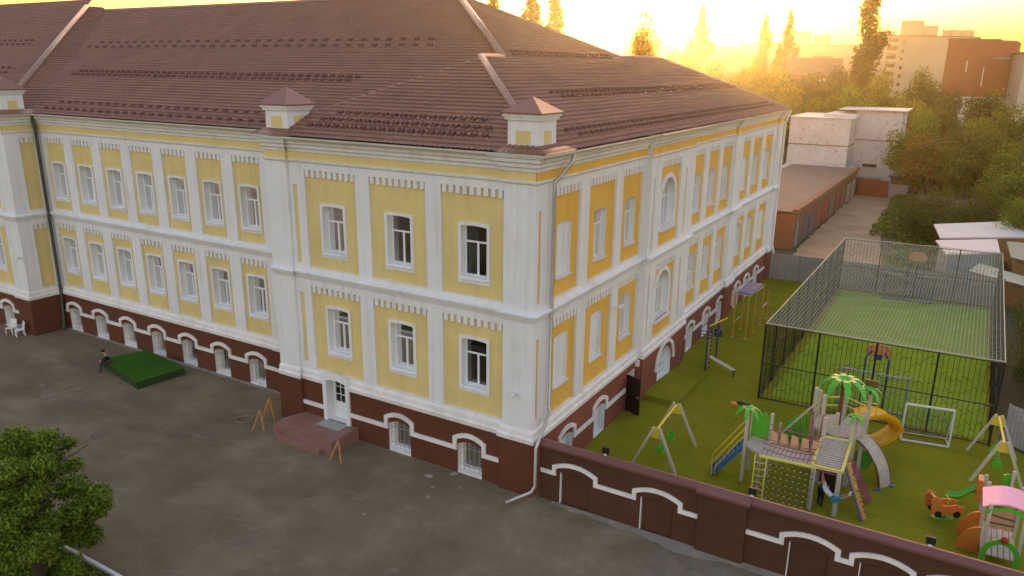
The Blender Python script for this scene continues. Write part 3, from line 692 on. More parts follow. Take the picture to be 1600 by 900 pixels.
# drainpipes, lamps
def pipe(pts, r, m): b = MB(); b.tube(pts, r, 10); return b.build('drainpipe', m, school, True)
pipe([(.62, 1.75, 14.2), (.55, 1.7, 13.85), (.2, .98, 13.1), (.17, 1.02, 12.6), (.17, 1.05, 3.75), (.27, .9, 3.5), (.36, -.2, 2.62), (.33, -.35, 2.4), (.33, -.35, .65), (.22, -.5, .4), (-.5, -1.35, .12)], .075, PIPE)
pipe([(-37.15, 1.55, 14.2), (-37.3, 1.75, 13.4), (-37.3, 1.75, 2.3), (-37.25, 1.6, .4), (-36.9, 1.3, .15)], .1, GPIPE)
pipe([(.62, 41.9, 14.2), (.35, 41.9, 13.3), (.3, 41.9, 3.0), (.5, 41.9, 2.2), (.45, 41.9, .2)], .09, WMET)
def lamp(p, out):
    b = MB(); p = X(p); out = X(out); b.bar(p, p + out * .28, .04); b.box(tuple(p + out * .28 - X((.1, .1, .08))), tuple(p + out * .28 + X((.1, .1, .08)))); return b.build('wall_lamp', WMET, school)
lamp((-.8, -.17, 4.5), (0, -1, 0)); lamp((.0, 18.75, 5.6), (1, 0, 0)); lamp((.0, 18.75, 7.9), (1, 0, 0)); lamp((0, 29.9, 6.9), (1, 0, 0)); lamp((0, 8.2, 6.2), (1, 0, 0)); lamp((-37.6, -.17, 5.3), (0, -1, 0))

# porch in front of the door
b = MB()
b.prism([(-13.3, -2.0), (-12.3, -1.55), (-10.1, -1.5), (-10.1, -.1), (-13.05, -.1), (-13.45, -1.2)], lambda a, c, t: (a, c, t), -.03, .6)
b.box((-10.1, -1.95, -.03), (-9.55, -.1, .62))
b.box((-12.75, -1.9, -.03), (-10.1, -1.5, .4)); b.box((-13.0, -2.25, -.03), (-10.1, -1.9, .2))
o = b.build('entrance_porch', PORCH); tag(o, 'reddish stone porch with two steps below the white entrance door', 'porch')
b = MB(); b.box((-11.6, -.85, .6), (-10.15, -.12, .605)); b.build('door_mat_tile', GREYT, o)
# turf covered landing beside the bay
b = MB(); b.box((.42, 11.7, -.03), (2.4, 13.9, .28)); b.prism([(13.9, -.03), (13.9, .28), (18.2, -.03)], lambda a, c, t: (t, a, c), .42, 2.4)
tag(b.build('turf_landing', TURF), 'low turf covered landing beside the arched basement window', 'landing')

# ------------------------------------------------------------------ brown boundary wall
fw = thing('boundary_wall', 'dark brown boundary wall with white wavy moulding and red brown metal coping', 'wall', (0, 0, 0))
FH = 2.5
arcs = [1.97, 5.48, 11.05, 13.35, 15.65, 20.0]
piers_f = [(7.11, 8.86), (17.3, 19.0)]
b = MB()
b.sheet(.35, 23, -.05, FH, 0, [hole_ for hole_ in [(c - .66, c + .66, 0, 1.50, .14) for c in arcs]])
for c in arcs:
    b.reveal(c - .66, c + .66, 0, 1.50, .14, 0, -.13); b.poly([(u, .13, z) for u, z in [(c - .66, 0)] + arch(c - .66, c + .66, 1.5, .14) + [(c + .66, 0)]])
b.quad((.35, .36, -.05), (23, .36, -.05), (23, .36, FH), (.35, .36, FH)); b.quad((.35, 0, FH), (23, 0, FH), (23, .36, FH), (.35, .36, FH)); b.quad((23, 0, -.05), (23, .36, -.05), (23, .36, FH), (23, 0, FH)); b.quad((.35, 0, -.05), (.35, .36, -.05), (.35, .36, FH), (.35, 0, FH))
b.build('wall_body', FBR, fw)
for a, c in piers_f:
    b = MB(); b.box((a, -.16, -.05), (c, .01, FH)); b.build('pier', FBR, fw)
b = MB()
for i, (a, c, e) in enumerate([(.35, 7.0, 0), (7.0, 8.97, .16), (8.97, 17.2, 0), (17.2, 19.1, .16), (19.1, 23, 0)]):
    b = MB(); b.prism([(-.09 - e, FH), (-.09 - e, FH - .10), (-.075 - e, FH - .10), (-.07 - e, FH + .005), (.14, FH + .11), (.40, FH + .01), (.40, FH - .09), (.415, FH - .09), (.42, FH + .02), (.14, FH + .13)], lambda y, z, t: (t, y, z), a, c)
    b.build('coping', CAPM, fw)
for grp, ea, eb in (([1.97, 5.48], .42, 7.09), ([11.05, 13.35, 15.65], 8.88, 17.28), ([20.0], 19.02, 23)):
    pts = [(ea, 1.32)]
    for c in grp:
        pts += [(c - .93, 1.32)] + arch(c - .93, c + .93, 1.86, .24, 9) + [(c + .93, 1.32)]
    pts.append((eb, 1.32)); b = MB(); b.ribbon(pts, .17, 0, .07); b.build('moulding', MLD, fw)
for c in arcs:
    b = MB(); b.box((c - .665, -.004, 0), (c - .635, .13, 1.42)); b.build('jamb_strip', MLD, fw)

def tree_mats(name, col, transl=0.45, isl=0.45): return mat(name, col, 0.6, 0.35, 0.5, 0, 1, spec=0.25, island=isl, transl=transl)
LEAF = [tree_mats('leaf_mid_green', (0.15, 0.185, 0.02)), tree_mats('leaf_dark_green', (0.085, 0.11, 0.016)), tree_mats('leaf_backlit_yellow', (0.27, 0.235, 0.02), .6),  # the yellow leaf has backlight glow brightened into its colour
        tree_mats('leaf_poplar', (0.07, 0.088, 0.016)), tree_mats('leaf_autumn', (0.25, 0.165, 0.022)), tree_mats('leaf_fresh_green', (0.16, 0.215, 0.02))]
BARK = mat('grey_brown_bark', (0.09, 0.07, 0.05), 0.9, 0.25, 3.0, 0.2, 20, 0.6, 15)

def leaf_mesh(name, pts, nrm, size, rng, m, asp=0.62):
    n = len(pts)
    d = nrm + rng.normal(0, .6, (n, 3)); d /= np.linalg.norm(d, axis=1)[:, None] + 1e-9
    r = rng.normal(0, 1, (n, 3)); t = np.cross(d, r); t /= np.linalg.norm(t, axis=1)[:, None] + 1e-9; bt = np.cross(d, t)
    sz = size * rng.uniform(.6, 1.35, n)[:, None]
    a = t * sz * .5; c = bt * sz * .5 * asp
    bend = d * sz * .12
    V = np.stack([pts - a, pts - c + bend, pts + a, pts + c + bend], 1).reshape(-1, 3)
    F = np.arange(n * 4).reshape(n, 4)
    me = bpy.data.meshes.new(name); me.from_pydata(V.tolist(), [], F.tolist()); me.materials.append(m); me.update(); return me
def lobes_pts(lobes, per, rng, shell=0.45):
    P = []; N = []
    vol = np.array([l[3] * l[4] * l[5] for l in lobes]) ** .66; cnt = (vol / vol.sum() * per).astype(int)
    for l, k in zip(lobes, cnt):
        d = rng.normal(0, 1, (k, 3)); d /= np.linalg.norm(d, axis=1)[:, None]
        r = (shell + (1 - shell) * rng.uniform(0, 1, k) ** .7)[:, None] * rng.uniform(.85, 1.2, (k, 1))
        P.append(np.array(l[:3]) + d * r * np.array(l[3:6])); N.append(d + np.array([0, 0, .35]))
    return np.concatenate(P), np.concatenate(N)
def broad_lobes(rng, h, w, base, n):
    L = []; zc = base + (h - base) * .5
    for i in range(n):
        d = rng.normal(0, 1, 3); d /= np.linalg.norm(d); q = rng.uniform(.35, .8)
        s = rng.uniform(.22, .38)
        L.append((d[0] * q * w / 2, d[1] * q * w / 2, zc + d[2] * q * (h - base) / 2, w * s * .62, w * s * .62, w * s * .5))
    L.append((0, 0, zc, w * .3, w * .3, (h - base) * .3)); return L
def pop_lobes(rng, h, w):
    L = []
    for i in range(34):
        t = (i + rng.uniform(0, 1)) / 34; z = h * (.12 + .82 * t); prof = (math.sin(math.pi * min(1, .22 + t * .78)) ** .7) * (1 - t * .55)
        a = rng.uniform(0, 6.28); q = rng.uniform(.1, .62) * prof * w / 2 * 1.9
        L.append((math.cos(a) * q, math.sin(a) * q, z, w * .20 * (1.1 - t * .6), w * .20 * (1.1 - t * .6), h * .075))
    L.append((0, 0, h * .96, w * .06, w * .06, h * .05)); return L
def trunk_mesh(name, h, r, rng, limbs, w):
    b = MB(); b.tube([(0, 0, -.1), (.02 * h, 0, h * .3), (-.01 * h, .02 * h, h * .6), (0, 0, h * .88)], [r * 1.2, r, r * .6, r * .15], 8)
    for i in range(limbs):
        z = h * rng.uniform(.25, .7); a = rng.uniform(0, 6.28); l = w * rng.uniform(.25, .42)
        b.tube([(0, 0, z), (math.cos(a) * l * .5, math.sin(a) * l * .5, z + l * .45), (math.cos(a) * l, math.sin(a) * l, z + l * .7)], [r * .5, r * .3, r * .1], 6)
    return b.mesh(name, BARK, True)
PROTO = {}
for nm, seed, h, w, base, nl, n, sz in (('broad', 1, 10, 8, 1.8, 22, 9000, .30), ('broad2', 2, 10, 8, 1.2, 26, 9000, .28), ('broad3', 3, 10, 8, 2.2, 18, 8000, .32), ('bush', 4, 5, 8, .1, 30, 11000, .2)):
    g = np.random.default_rng(seed); L = broad_lobes(g, h, w, base, nl); P, N = lobes_pts(L, n, g)
    P[:, 2] = np.maximum(P[:, 2], .05)
    PROTO[nm] = (leaf_mesh('crown', P, N, sz, g, LEAF[0]), trunk_mesh('trunk', h, .22, g, 9, w), h, w)
for nm, seed, n, sz in (('poplar', 11, 9000, .42), ('poplar2', 12, 8000, .45)):
    g = np.random.default_rng(seed); L = pop_lobes(g, 24, 6); P, N = lobes_pts(L, n, g, .3)
    PROTO[nm] = (leaf_mesh('crown', P, N, sz, g, LEAF[3]), trunk_mesh('trunk', 24, .35, g, 4, 4), 24, 6)
def tree(kind, x, y, h, w, leaf, label, name='tree', group=None, rz=None, cat=None, z=0.0):
    cr_, tk, ph, pw = PROTO[kind]
    t = thing(name, label, cat or name.replace('_', ' ').split()[-1], (x, y, z), random.uniform(0, 6.28) if rz is None else rz, group)
    c = place('crown', cr_, t); c.scale = (w / pw, w / pw, h / ph)
    c.material_slots[0].link = 'OBJECT'; c.material_slots[0].material = LEAF[leaf]
    k = place('trunk', tk, t); k.scale = c.scale
    return t

# ------------------------------------------------------------------ trees
tree('poplar', -7.0, 148.8, 36, 11, 3, 'tall dark poplar standing beside the long beige apartment block', 'poplar_tree')
tree('poplar2', -61.8, 214.3, 36.5, 11.5, 3, 'slim poplar just right of the setting sun', 'poplar_tree')
tree('poplar', -44.7, 223.6, 34, 9, 3, 'left one of two slim poplars before the far pale flats', 'poplar_tree')
tree('poplar2', -35.3, 211.0, 33.8, 9, 3, 'right one of two slim poplars before the far pale flats', 'poplar_tree')
tree('broad', -72.3, 194.6, 33.5, 11, 2, 'pointed tree glowing right in front of the setting sun', 'tree')
tree('poplar2', -54.3, 96.0, 32.5, 9, 3, 'left poplar of the pair rising behind the main ridge', 'poplar_tree')
tree('poplar', -50.9, 97.9, 31.5, 9, 3, 'right poplar of the pair rising behind the main ridge', 'poplar_tree')
tree('poplar', -60.1, 92.7, 31, 8.5, 3, 'poplar whose top just shows beside the upper roof hip', 'poplar_tree')
tree('broad2', -32.5, 154.5, 20, 12, 2, 'golden tree below the two slim poplars', 'tree')
tree('broad3', -37.8, 139.7, 18, 12, 3, 'hazy golden tree just above the far roof end', 'tree')
tree('broad', -52.2, 166.9, 21, 13, 2, 'hazy broad tree right under the sun', 'tree')
tree('broad2', -21.1, 135.7, 16, 12, 3, 'brownish tree between the school roof end and the old house', 'tree')
tree('broad3', -24.5, 112, 13.5, 9, 2, 'golden tree at the far corner of the school roof', 'tree')
tree('broad', -14.9, 122.2, 14.5, 11, 2, 'yellow green tree left behind the white brick building', 'tree')
tree('broad3', -7.8, 116.1, 14.5, 9, 2, 'sunny yellow tree directly behind the white brick building', 'tree')
tree('broad2', -1.8, 125.6, 18.5, 10, 2, 'tallest yellow tree, in front of the tall dark poplar', 'tree')
tree('broad', -3.7, 113.6, 14.8, 9, 5, 'green tree close behind the white tower block', 'tree')
tree('broad3', 6.1, 122.5, 14.0, 8, 2, 'yellow green tree right behind the white tower block', 'tree')
tree('broad2', 5.2, 150, 19, 10, 1, 'dark round tree left of the red brick gable', 'tree')
tree('broad3', 8.3, 141, 15, 8, 1, 'dark tree at the foot of the red brick gable', 'tree')
tree('broad2', -45, 190, 17, 16, 3, 'low hazy tree under the far slim poplars', 'tree')
tree('broad', -70, 240, 16, 18, 3, 'far hazy tree left of the slim poplar', 'tree')
tree('broad3', -24, 180, 17, 14, 3, 'hazy tree left of the old tiled house', 'tree')
for k, x, y, h, w, lf, lb in (('broad2', -84, 215, 19, 16, 3, 'hazy rounded tree left of the tree before the sun'), ('broad', -60, 205, 17, 14, 2, 'hazy golden tree right of the tree before the sun'), ('broad3', -50, 235, 19, 14, 3, 'hazy tree crown between the slim poplar and the slim pair'), ('broad', -42, 160, 18.5, 13, 2, 'golden tree lower left of the slim pair of poplars'),
        ('broad2', -28, 168, 19, 12, 2, 'bright golden tree left of the old house'), ('broad3', -14, 150, 19, 12, 3, 'brown green tree before the foot of the tall dark poplar'), ('broad', -30, 128, 15, 11, 2, 'golden tree seen just over the far roof corner'), ('broad2', -10, 165, 18, 12, 2, 'golden tree left of the foot of the tall dark poplar')):
    tree(k, x, y, h, w, lf, lb, 'tree')
gl = 'leafy green tree in the dense thicket right of the yard'
for k, x, y, h, w, lf, lb in (('broad', 7.2, 97.5, 12.0, 8, 5, 'green tree right beside the white tower block'), ('broad2', 11.0, 105, 13.3, 10, 1, 'dark green tree under the white base of the red gable'),
        ('broad3', 15.3, 110.5, 16.0, 9, 1, 'tall dark tree overlapping the red brick gable'), ('broad', 17.2, 96.6, 13.0, 9, 0, 'green tree below the cream flats'), ('broad2', 21.0, 92.8, 12.6, 10, 5, 'fresh green tree at the right edge below the cream flats'),
        ('broad3', 9.6, 90.5, 10.4, 8, 4, 'orange tinged tree in the middle of the thicket'), ('broad', 14.1, 90.0, 11.4, 9, 0, 'mid green tree in front of the orange tinged tree'), ('broad2', 19.1, 80.0, 10.4, 9, 5, 'bright green tree on the right side of the thicket'),
        ('broad3', 8.6, 92.5, 7.0, 6, 1, 'small dark tree above the plank fence'), ('broad2', 13.3, 90.5, 11.0, 7, 1, 'dark tree half hidden in the thicket centre'), ('broad', 20.5, 104, 13, 9, 1, 'dark tree against the white base of the cream flats'),
        ('broad2', 19.5, 76.5, 7.6, 8, 0, 'low green tree right beside the plank fence end'), ('broad', 20.5, 70.5, 8.4, 8, 5, 'fresh green tree right of the plank fence'), ('broad3', 24, 84, 11, 9, 0, 'green tree at the far right edge of the thicket')):
    tree(k, x, y, h, w, lf, lb, 'tree', 'trees in the thicket')
for k, x, y, h, w, lf, lb in (('bush', 11.0, 65.5, 5.2, 7.5, 1, 'large dark round bush beside the yard road'), ('bush', 15.6, 67.5, 5.0, 6.5, 1, 'dark bush merging with the large round bush'), ('bush', 19.5, 62.0, 5.5, 6, 5, 'fresh green bush behind the pale shed roofs'),
        ('bush', 24.0, 60, 6.5, 7, 5, 'bright bush at the right edge above the sheds'), ('bush', 20.0, 32.5, 4.0, 4.2, 1, 'dark bush outside the far right side of the court cage'), ('bush', 19.9, 26.5, 3.6, 4, 5, 'green bush beside the middle of the court cage'),
        ('bush', 19.8, 20.0, 2.8, 4.0, 0, 'low bush by the near right corner of the court cage'), ('bush', 21.5, 38.5, 3.2, 4.5, 0, 'green bush under the pale green shed roof'), ('bush', 19.2, 23.5, 3.2, 3.6, 1, 'dark bush between the court cage and the grey fence end'), ('bush', 19.6, 29.5, 3.8, 3.8, 0, 'mid green bush along the right side of the cage'), ('bush', 21.5, 35.5, 4.2, 4.4, 1, 'dark bush at the far right corner of the cage'), ('bush', 22.5, 24, 4.2, 5, 5, 'fresh green bush behind the bushes along the cage'), ('bush', 21.8, 16.8, 3.0, 4, 1, 'dark bush behind the grey sheet fence'), ('bush', 7.9, 84.5, 2.0, 2.5, 0, 'small bush by the pale gate')):
    tree(k, x, y, h, w, lf, lb, 'bush', 'bushes right of the yard')
# foreground tree
g = np.random.default_rng(77)
L = []
for i in range(88):
    d = g.normal(0, 1, 3); d /= np.linalg.norm(d); q = g.uniform(.5, .98); e = g.uniform(.32, .62)
    L.append((d[0] * q * 2.35, d[1] * q * 2.35, max(.55, 2.75 + d[2] * q * 2.75), e, e, e * .62))
P, N = lobes_pts(L, 62000, g, .2)
t = thing('tree', 'round leafy green tree at the courtyard edge, nearest to the viewer', 'tree', (-11.9, -13.9, 0))
place('crown', leaf_mesh('crown', P, N, .125, g, tree_mats('leaf_bright_green', (0.18, 0.25, 0.025), .5, .6)), t); place('trunk', trunk_mesh('trunk', 4.9, .15, g, 14, 5), t)
struct(ground_poly('grass_bed', ragged([(-24, -12.4), (-9.0, -12.55), (-8.6, -18), (-24, -18)], .5, .05), -.006, turf_mat('bed_grass', (.045, .06, .012), (.03, .045, .01))))
b = MB(); b.box((-24, -12.5, -.03), (-9.0, -12.38, .13)); struct(b.build('bed_kerb', mat('white_kerb', (.62, .62, .62), .8, .12, 2)))
g = np.random.default_rng(5); n = 14000
P = np.stack([g.uniform(-16, -8.8, n), g.uniform(-17, -12.55, n), g.uniform(0, .12, n)], 1)
struct(place('grass', leaf_mesh('grass', P, np.tile([0, -.6, .5], (n, 1)), .16, g, LEAF[0], .18)), 'stuff')
# scrub on the ground in the thicket
n = 26000
P = np.stack([g.uniform(5.5, 34, n), g.uniform(44, 125, n), g.uniform(0, .7, n)], 1); P = P[(P[:, 0] > 8.5) | (P[:, 1] > 66)]
struct(place('undergrowth', leaf_mesh('undergrowth', P, np.tile([0, 0, .6], (len(P), 1)), .5, g, LEAF[0])), 'stuff')

# ------------------------------------------------------------------ neighbouring buildings
WBR = mat('whitewashed_brick', (0.62, 0.56, 0.54), 0.9, 0.08, 0.6, 0.10, 12, 0.4, 14, stain=(1.9, 0.57, 0.66, (0.30, 0.17, 0.12), 0.8))
PALE = mat('pale_roof_sheet', (0.55, 0.52, 0.50), 0.6, 0.08, 0.8)
BRK = mat('orange_brown_brick', (0.24, 0.115, 0.06), 0.9, 0.15, 0.8, 0.25, 9, 0.4, 12)
RED = mat('red_brick_gable', (0.33, 0.10, 0.055), 0.9, 0.05, 0.15, 0.05, 4)
BEI = mat('beige_panel', (0.44, 0.37, 0.27), 0.9, 0.06, 0.1, 0.04, 2)
CRM = mat('cream_panel', (0.52, 0.45, 0.34), 0.9, 0.06, 0.1)
FELT = mat('brown_felt_roof', (0.23, 0.165, 0.115), 0.9, 0.12, 0.3, 0.06, 3)
DWIN = mat('dark_window', (0.05, 0.05, 0.055), 0.2, 0.1, spec=0.6)
OPN = mat('dark_opening', (0.03, 0.02, 0.015), 0.8)

wb = thing('white_brick_building', 'whitewashed rough brick building with flat pale roof at the end of the yard', 'building')
b = MB(); b.box((-10.2, 98, -.1), (-1.7, 112, 10.7)); b.build('low_block', WBR, wb)
b = MB(); b.box((-1.9, 104.5, -.1), (4.5, 114, 11.75)); b.build('tower_block', WBR, wb)
b = MB(); b.box((-10.3, 97.8, 10.7), (-1.3, 112, 10.82)); b.build('roof', PALE, wb)
b = MB(); b.box((-4.4, 103.9, 11.75), (5.1, 114.2, 11.9)); b.box((-6, 100.5, 10.83), (-1.4, 112, 11.2)); b.build('roof', PALE, wb)
b = MB(); b.box((-10.25, 97.92, 6.72), (-1.68, 98.02, 6.84)); b.box((-1.72, 97.95, 6.72), (-1.62, 104.5, 6.84)); b.box((-1.6, 104.42, 7.3), (4.55, 104.52, 7.42)); b.build('brick_ledge', BRK, wb)
for y, z in ((99.0, 7.6), (102.3, 7.9), (99.0, 4.2), (102.3, 4.4)):
    b = MB(); b.box((-1.74, y, z), (-1.66, y + 1.3, z + 1.9)); b.build('window', mat('white_shutter', (.5, .45, .43), .8, .05), wb)
b = MB(); b.box((-.1, 104.38, 3.3), (1.9, 104.52, 3.75)); b.build('window', OPN, wb)
b = MB(); b.prism([(-.5, 3.0), (-.5, 3.15)] + arch(-.5, 2.2, 3.3, .14) + [(2.2, 3.0)], lambda x, z, t: (x, t, z), 104.3, 104.5); b.build('arched_ledge', PALE, wb)

gr = thing('garage_row', 'low brick garage row with flat brown felt roof and coloured metal doors', 'garages')
GA, GB_ = Vector((-.25, 54.1)), Vector((.25, 96.2)); gd = (GB_ - GA).normalized(); gp = Vector((-gd.y, gd.x))
Pg = lambda s, t, z: (GA.x + gd.x * s + gp.x * t, GA.y + gd.y * s + gp.y * t, z)
b = MB(); b.quad(Pg(0, 0, -.1), Pg(0, 9, -.1), Pg(0, 9, 3.75), Pg(0, 0, 3.75)); b.quad(Pg(0, 0, -.1), Pg(42, 0, -.1), Pg(42, 0, 3.75), Pg(0, 0, 3.75)); b.quad(Pg(42, 0, -.1), Pg(42, 9, -.1), Pg(42, 9, 3.75), Pg(42, 0, 3.75)); b.quad(Pg(0, 9, -.1), Pg(42, 9, -.1), Pg(42, 9, 3.75), Pg(0, 9, 3.75)); b.build('wall', BRK, gr)
b = MB(); b.add([Pg(-.25, -.35, 3.75), Pg(42.2, -.35, 3.75), Pg(42.2, 9.2, 3.75), Pg(-.25, 9.2, 3.75), Pg(-.25, -.35, 3.87), Pg(42.2, -.35, 3.87), Pg(42.2, 9.2, 3.87), Pg(-.25, 9.2, 3.87)], [(0, 1, 2, 3), (4, 5, 6, 7), (0, 1, 5, 4), (1, 2, 6, 5), (2, 3, 7, 6), (3, 0, 4, 7)]); b.build('roof', FELT, gr)
b = MB(); b.add([Pg(-.1, -.32, 3.88), Pg(42, -.32, 3.88), Pg(42, .25, 3.88), Pg(-.1, .25, 3.88), Pg(-.1, -.32, 4.08), Pg(42, -.32, 4.08), Pg(42, .25, 4.08), Pg(-.1, .25, 4.08)], [(4, 5, 6, 7), (0, 1, 5, 4), (1, 2, 6, 5), (2, 3, 7, 6), (3, 0, 4, 7)]); b.build('brick_parapet', BRK, gr)
for i, (s0, c, nm) in enumerate([(1.2, (.25, .32, .33), 'pale teal door'), (4.6, (.16, .13, .13), 'dull grey door'), (8.2, (.16, .13, .13), 'dull grey door'), (12.2, (.36, .09, .065), 'red door'), (16.4, (.36, .09, .065), 'red door'), (20.8, (.16, .22, .13), 'green door'), (25, (.34, .09, .06), 'red door'), (29.4, (.25, .14, .09), 'brown door'), (33.8, (.42, .45, .36), 'pale green door'), (38, (.42, .45, .36), 'pale green door')]):
    b = MB(); w = 1.0 if i == 0 else 2.9
    for s1 in np.arange(s0, s0 + w - .01, w / max(1, round(w / .48))):
        e = w / max(1, round(w / .48)) - .02; b.add([Pg(s1, -.03, 0), Pg(s1 + e, -.03, 0), Pg(s1 + e, -.06, 2.5), Pg(s1, -.06, 2.5)], [(0, 1, 2, 3)])
    b.box((0, 0, 0), (.001, .001, .001)) if False else None
    b.add([Pg(s0, -.02, 0), Pg(s0 + w, -.02, 0), Pg(s0 + w, -.02, 2.5), Pg(s0, -.02, 2.5)], [(0, 1, 2, 3)])
    o = b.build('garage_door', mat('door_' + nm.replace(' ', '_'), c, .6, .15, 1.5, .08, 12), gr); o['label'] = nm
b = MB(); b.add([(-10.8, 96.6, 3.1), (.1, 96.6, 3.1), (-1.0, 105, 3.6), (-11, 105, 3.6)], [(0, 1, 2, 3)]); b.box((-10.8, 96.5, 2.6), (.1, 96.6, 3.12))
b.box((-10.8, 96.6, -.1), (.1, 97.9, 2.6)); tag(b.build('lean_to_shed', PALE), 'low pale roofed lean-to between the garages and the white brick building', 'shed')
yg = MB(); yg.box((.45, 96.6, 0), (4.55, 96.7, 2.35))
for k in range(9): yg.box((.45 + k * .5, 96.55, 0), (.5 + k * .5, 96.6, 2.35))
tag(yg.build('yard_gate', mat('rust_red_gate', (.30, .065, .022), .6, .1)), 'rust red sheet metal gate closing the yard road', 'gate')
yg = MB(); yg.box((4.6, 96.9, 0), (7.1, 97.0, 1.9))
for k in range(6): yg.box((4.65 + k * .48, 96.85, 0), (4.7 + k * .48, 96.9, 1.9))
tag(yg.build('yard_gate', mat('pale_grey_sheet', (.38, .36, .33), .6, .12)), 'pale grey metal gate leaf right of the red gate', 'gate')
vn = thing('parked_van', 'dark covered van parked behind the red gate', 'van', (2.0, 100.2, 0))
b = MB(); b.prism([(-2.3, .4), (2.3, .4), (2.3, 1.2), (1.5, 1.35), (1.0, 2.1), (-2.2, 2.15), (-2.3, 1.2)], lambda x, z, t: (x, t, z), -.9, .9); b.build('body', mat('dusty_grey_paint', (.11, .10, .09), .4, .1, spec=.5), vn)
b = MB(); b.prism([(1.5, 1.38), (1.04, 2.0), (-2.0, 2.05), (-2.05, 1.38)], lambda x, z, t: (x, t, z), -.92, -.905); b.build('window', DWIN, vn)
for x in (-1.5, 1.5):
    for y in (-.85, .85): b = MB(); b.tube([(x, y - .1, .35), (x, y + .1, .35)], .35, 14); b.build('wheel', BLACK, vn)
st = thing('brick_shed', 'small grey roofed brick shed right of the red gate', 'shed', (6.0, 100, 0))
b = MB(); b.box((-1.5, -1, -.1), (1.8, 2, 2.6)); b.build('wall', BRK, st)
b = MB(); b.box((-1.8, -1.4, 2.6), (2.0, 2.2, 2.9)); b.build('roof', mat('grey_slate_sheet', (.16, .14, .14), .8, .1), st)

def flats(name, label, c, w, d, h, rz, m, storeys, cols, wm=DWIN, extra=None, side_cols=0):
    t = thing(name, label, 'building', (c[0], c[1], -.2), rz)
    b = MB(); b.box((0, 0, 0), (w, d, h)); b.build('wall', m, t)
    b = MB(); b.box((-.3, -.3, h), (w + .3, d + .3, h + .5)); b.build('roof', FELT, t)
    for s in range(storeys):
        z = 1.2 + s * (h - 1) / storeys
        for x in cols:
            b = MB(); b.box((x, -.05, z), (x + 1.4, .08, z + 1.5)); o = b.build('window', wm, t)
    return t
ab = flats('apartment_block', 'long beige panel apartment block on the horizon behind the tall poplar', (-24.5, 352), 46, 14, 32.5, math.radians(40), BEI, 9, [8.5])
for s in range(9):
    z = .8 + s * 3.5
    b = MB(); b.box((1.5, -1.3, z), (6.5, 0, z + 1.1)); o = b.build('balcony', CRM, ab)
    b = MB(); b.box((1.8, -.1, z + 1.2), (6.2, .06, z + 2.7)); b.build('window', DWIN, ab)
for x0, x1, hh in ((13, 20, 6.5), (20.5, 27, 4.5), (3, 7, 2), (34, 38, 3), (40, 45, 3)):
    b = MB(); b.box((x0, 3, 32.8), (x1, 9, 32.8 + hh)); b.build('roof_housing', BEI, ab)
b = MB(); b.tube([(31, 5, 32), (31, 5, 37)], .25, 6); b.bar((26.5, 5, 36.6), (35.5, 5, 37), .5, .25); b.build('antenna', FELT, ab)
rb = thing('red_brick_building', 'tall windowless red brick gable wall with white base and glazed roof corner', 'building', (6.2, 177, 0), math.radians(38))
fp = [(0, 0), (17.2, 0), (25.5, 9.2), (8.3, 9.2)]
b = MB(); b.prism(fp, lambda x, y, t: (x, y, t), 12.2, 24.3); b.build('gable_wall', RED, rb)
b = MB(); b.prism([(x - .1 if x < 9 else x + .1, y + .02) for x, y in fp], lambda x, y, t: (x, y, t), -.1, 12.2); b.build('base_wall', mat('white_base_render', (.58, .55, .52), .9, .06, .3), rb)
b = MB(); b.prism([(-.2, -.15), (12.6, -.15), (20.8, 9.2), (8.1, 9.2)], lambda x, y, t: (x, y, t), 24.3, 24.8); b.box((11.2, -.2, 20.2), (17.4, -.02, 20.6)); b.build('roof_edge', FELT, rb)
b = MB(); b.add([(12.4, -.03, 20.6), (17.2, -.03, 20.6), (17.2, .5, 24.6), (12.8, .5, 24.6)], [(0, 1, 2, 3)]); b.build('glazing', mat('blue_grey_glazing', (.30, .36, .40), .25, .1, spec=.6), rb)
b = MB(); b.box((9.5, -.06, 14.5), (9.7, .02, 18.5)); b.box((5.2, -.06, 17.5), (5.4, .02, 20)); b.build('white_pipe', WMET, rb)
cb = flats('cream_apartment_block', 'cream apartment block cut off by the right edge behind the red gable', (21.0, 176), 30, 14, 21.6, math.radians(10), CRM, 6, [4, 8, 12])
oh = thing('old_house', 'old low house with grey brown pitched roof among the trees', 'house', (-33, 205, 0), math.radians(14))
b = MB(); b.box((0, 0, 0), (13.5, 8, 16.5)); b.build('wall', BRK, oh)
b = MB(); b.prism([(-.8, 16.3), (8.8, 16.3), (4, 21.0)], lambda y, z, t: (t, y, z), -.6, 14.2); b.build('roof', mat('old_tile_roof', (.19, .13, .10), .9, .1, 1), oh)
b = MB(); b.box((8, -.06, 13.5), (10.6, .02, 15.4)); b.build('window', WMET, oh)
fl = flats('far_apartment_block', 'far pale apartment block left of the tall poplar', (-92, 425), 56, 14, 31, math.radians(12), BEI, 9, [])
for x0, x1, hh in ((16, 24, 7), (25, 34, 5)):
    b = MB(); b.box((x0, 2, 31.3), (x1, 9, 31.3 + hh)); b.build('roof_housing', CRM, fl)
b = MB(); b.box((26, -.3, 24), (36, .1, 25.5)); b.build('balcony', FELT, fl)
flats('far_flats', 'hazy far flats right of the tree against the sun', (-150, 500), 45, 14, 33, math.radians(8), BEI, 9, [])
flats('far_flats', 'hazy far flats left of the tree against the sun', (-215, 520), 60, 14, 38, math.radians(0), BEI, 9, [])
hb = flats('far_flats', 'low hazy far flats between the slim poplars', (-118, 470), 34, 14, 34, math.radians(10), BEI, 9, [])
rgn = np.random.default_rng(9)
Pf = []; Nf = []
LL = []
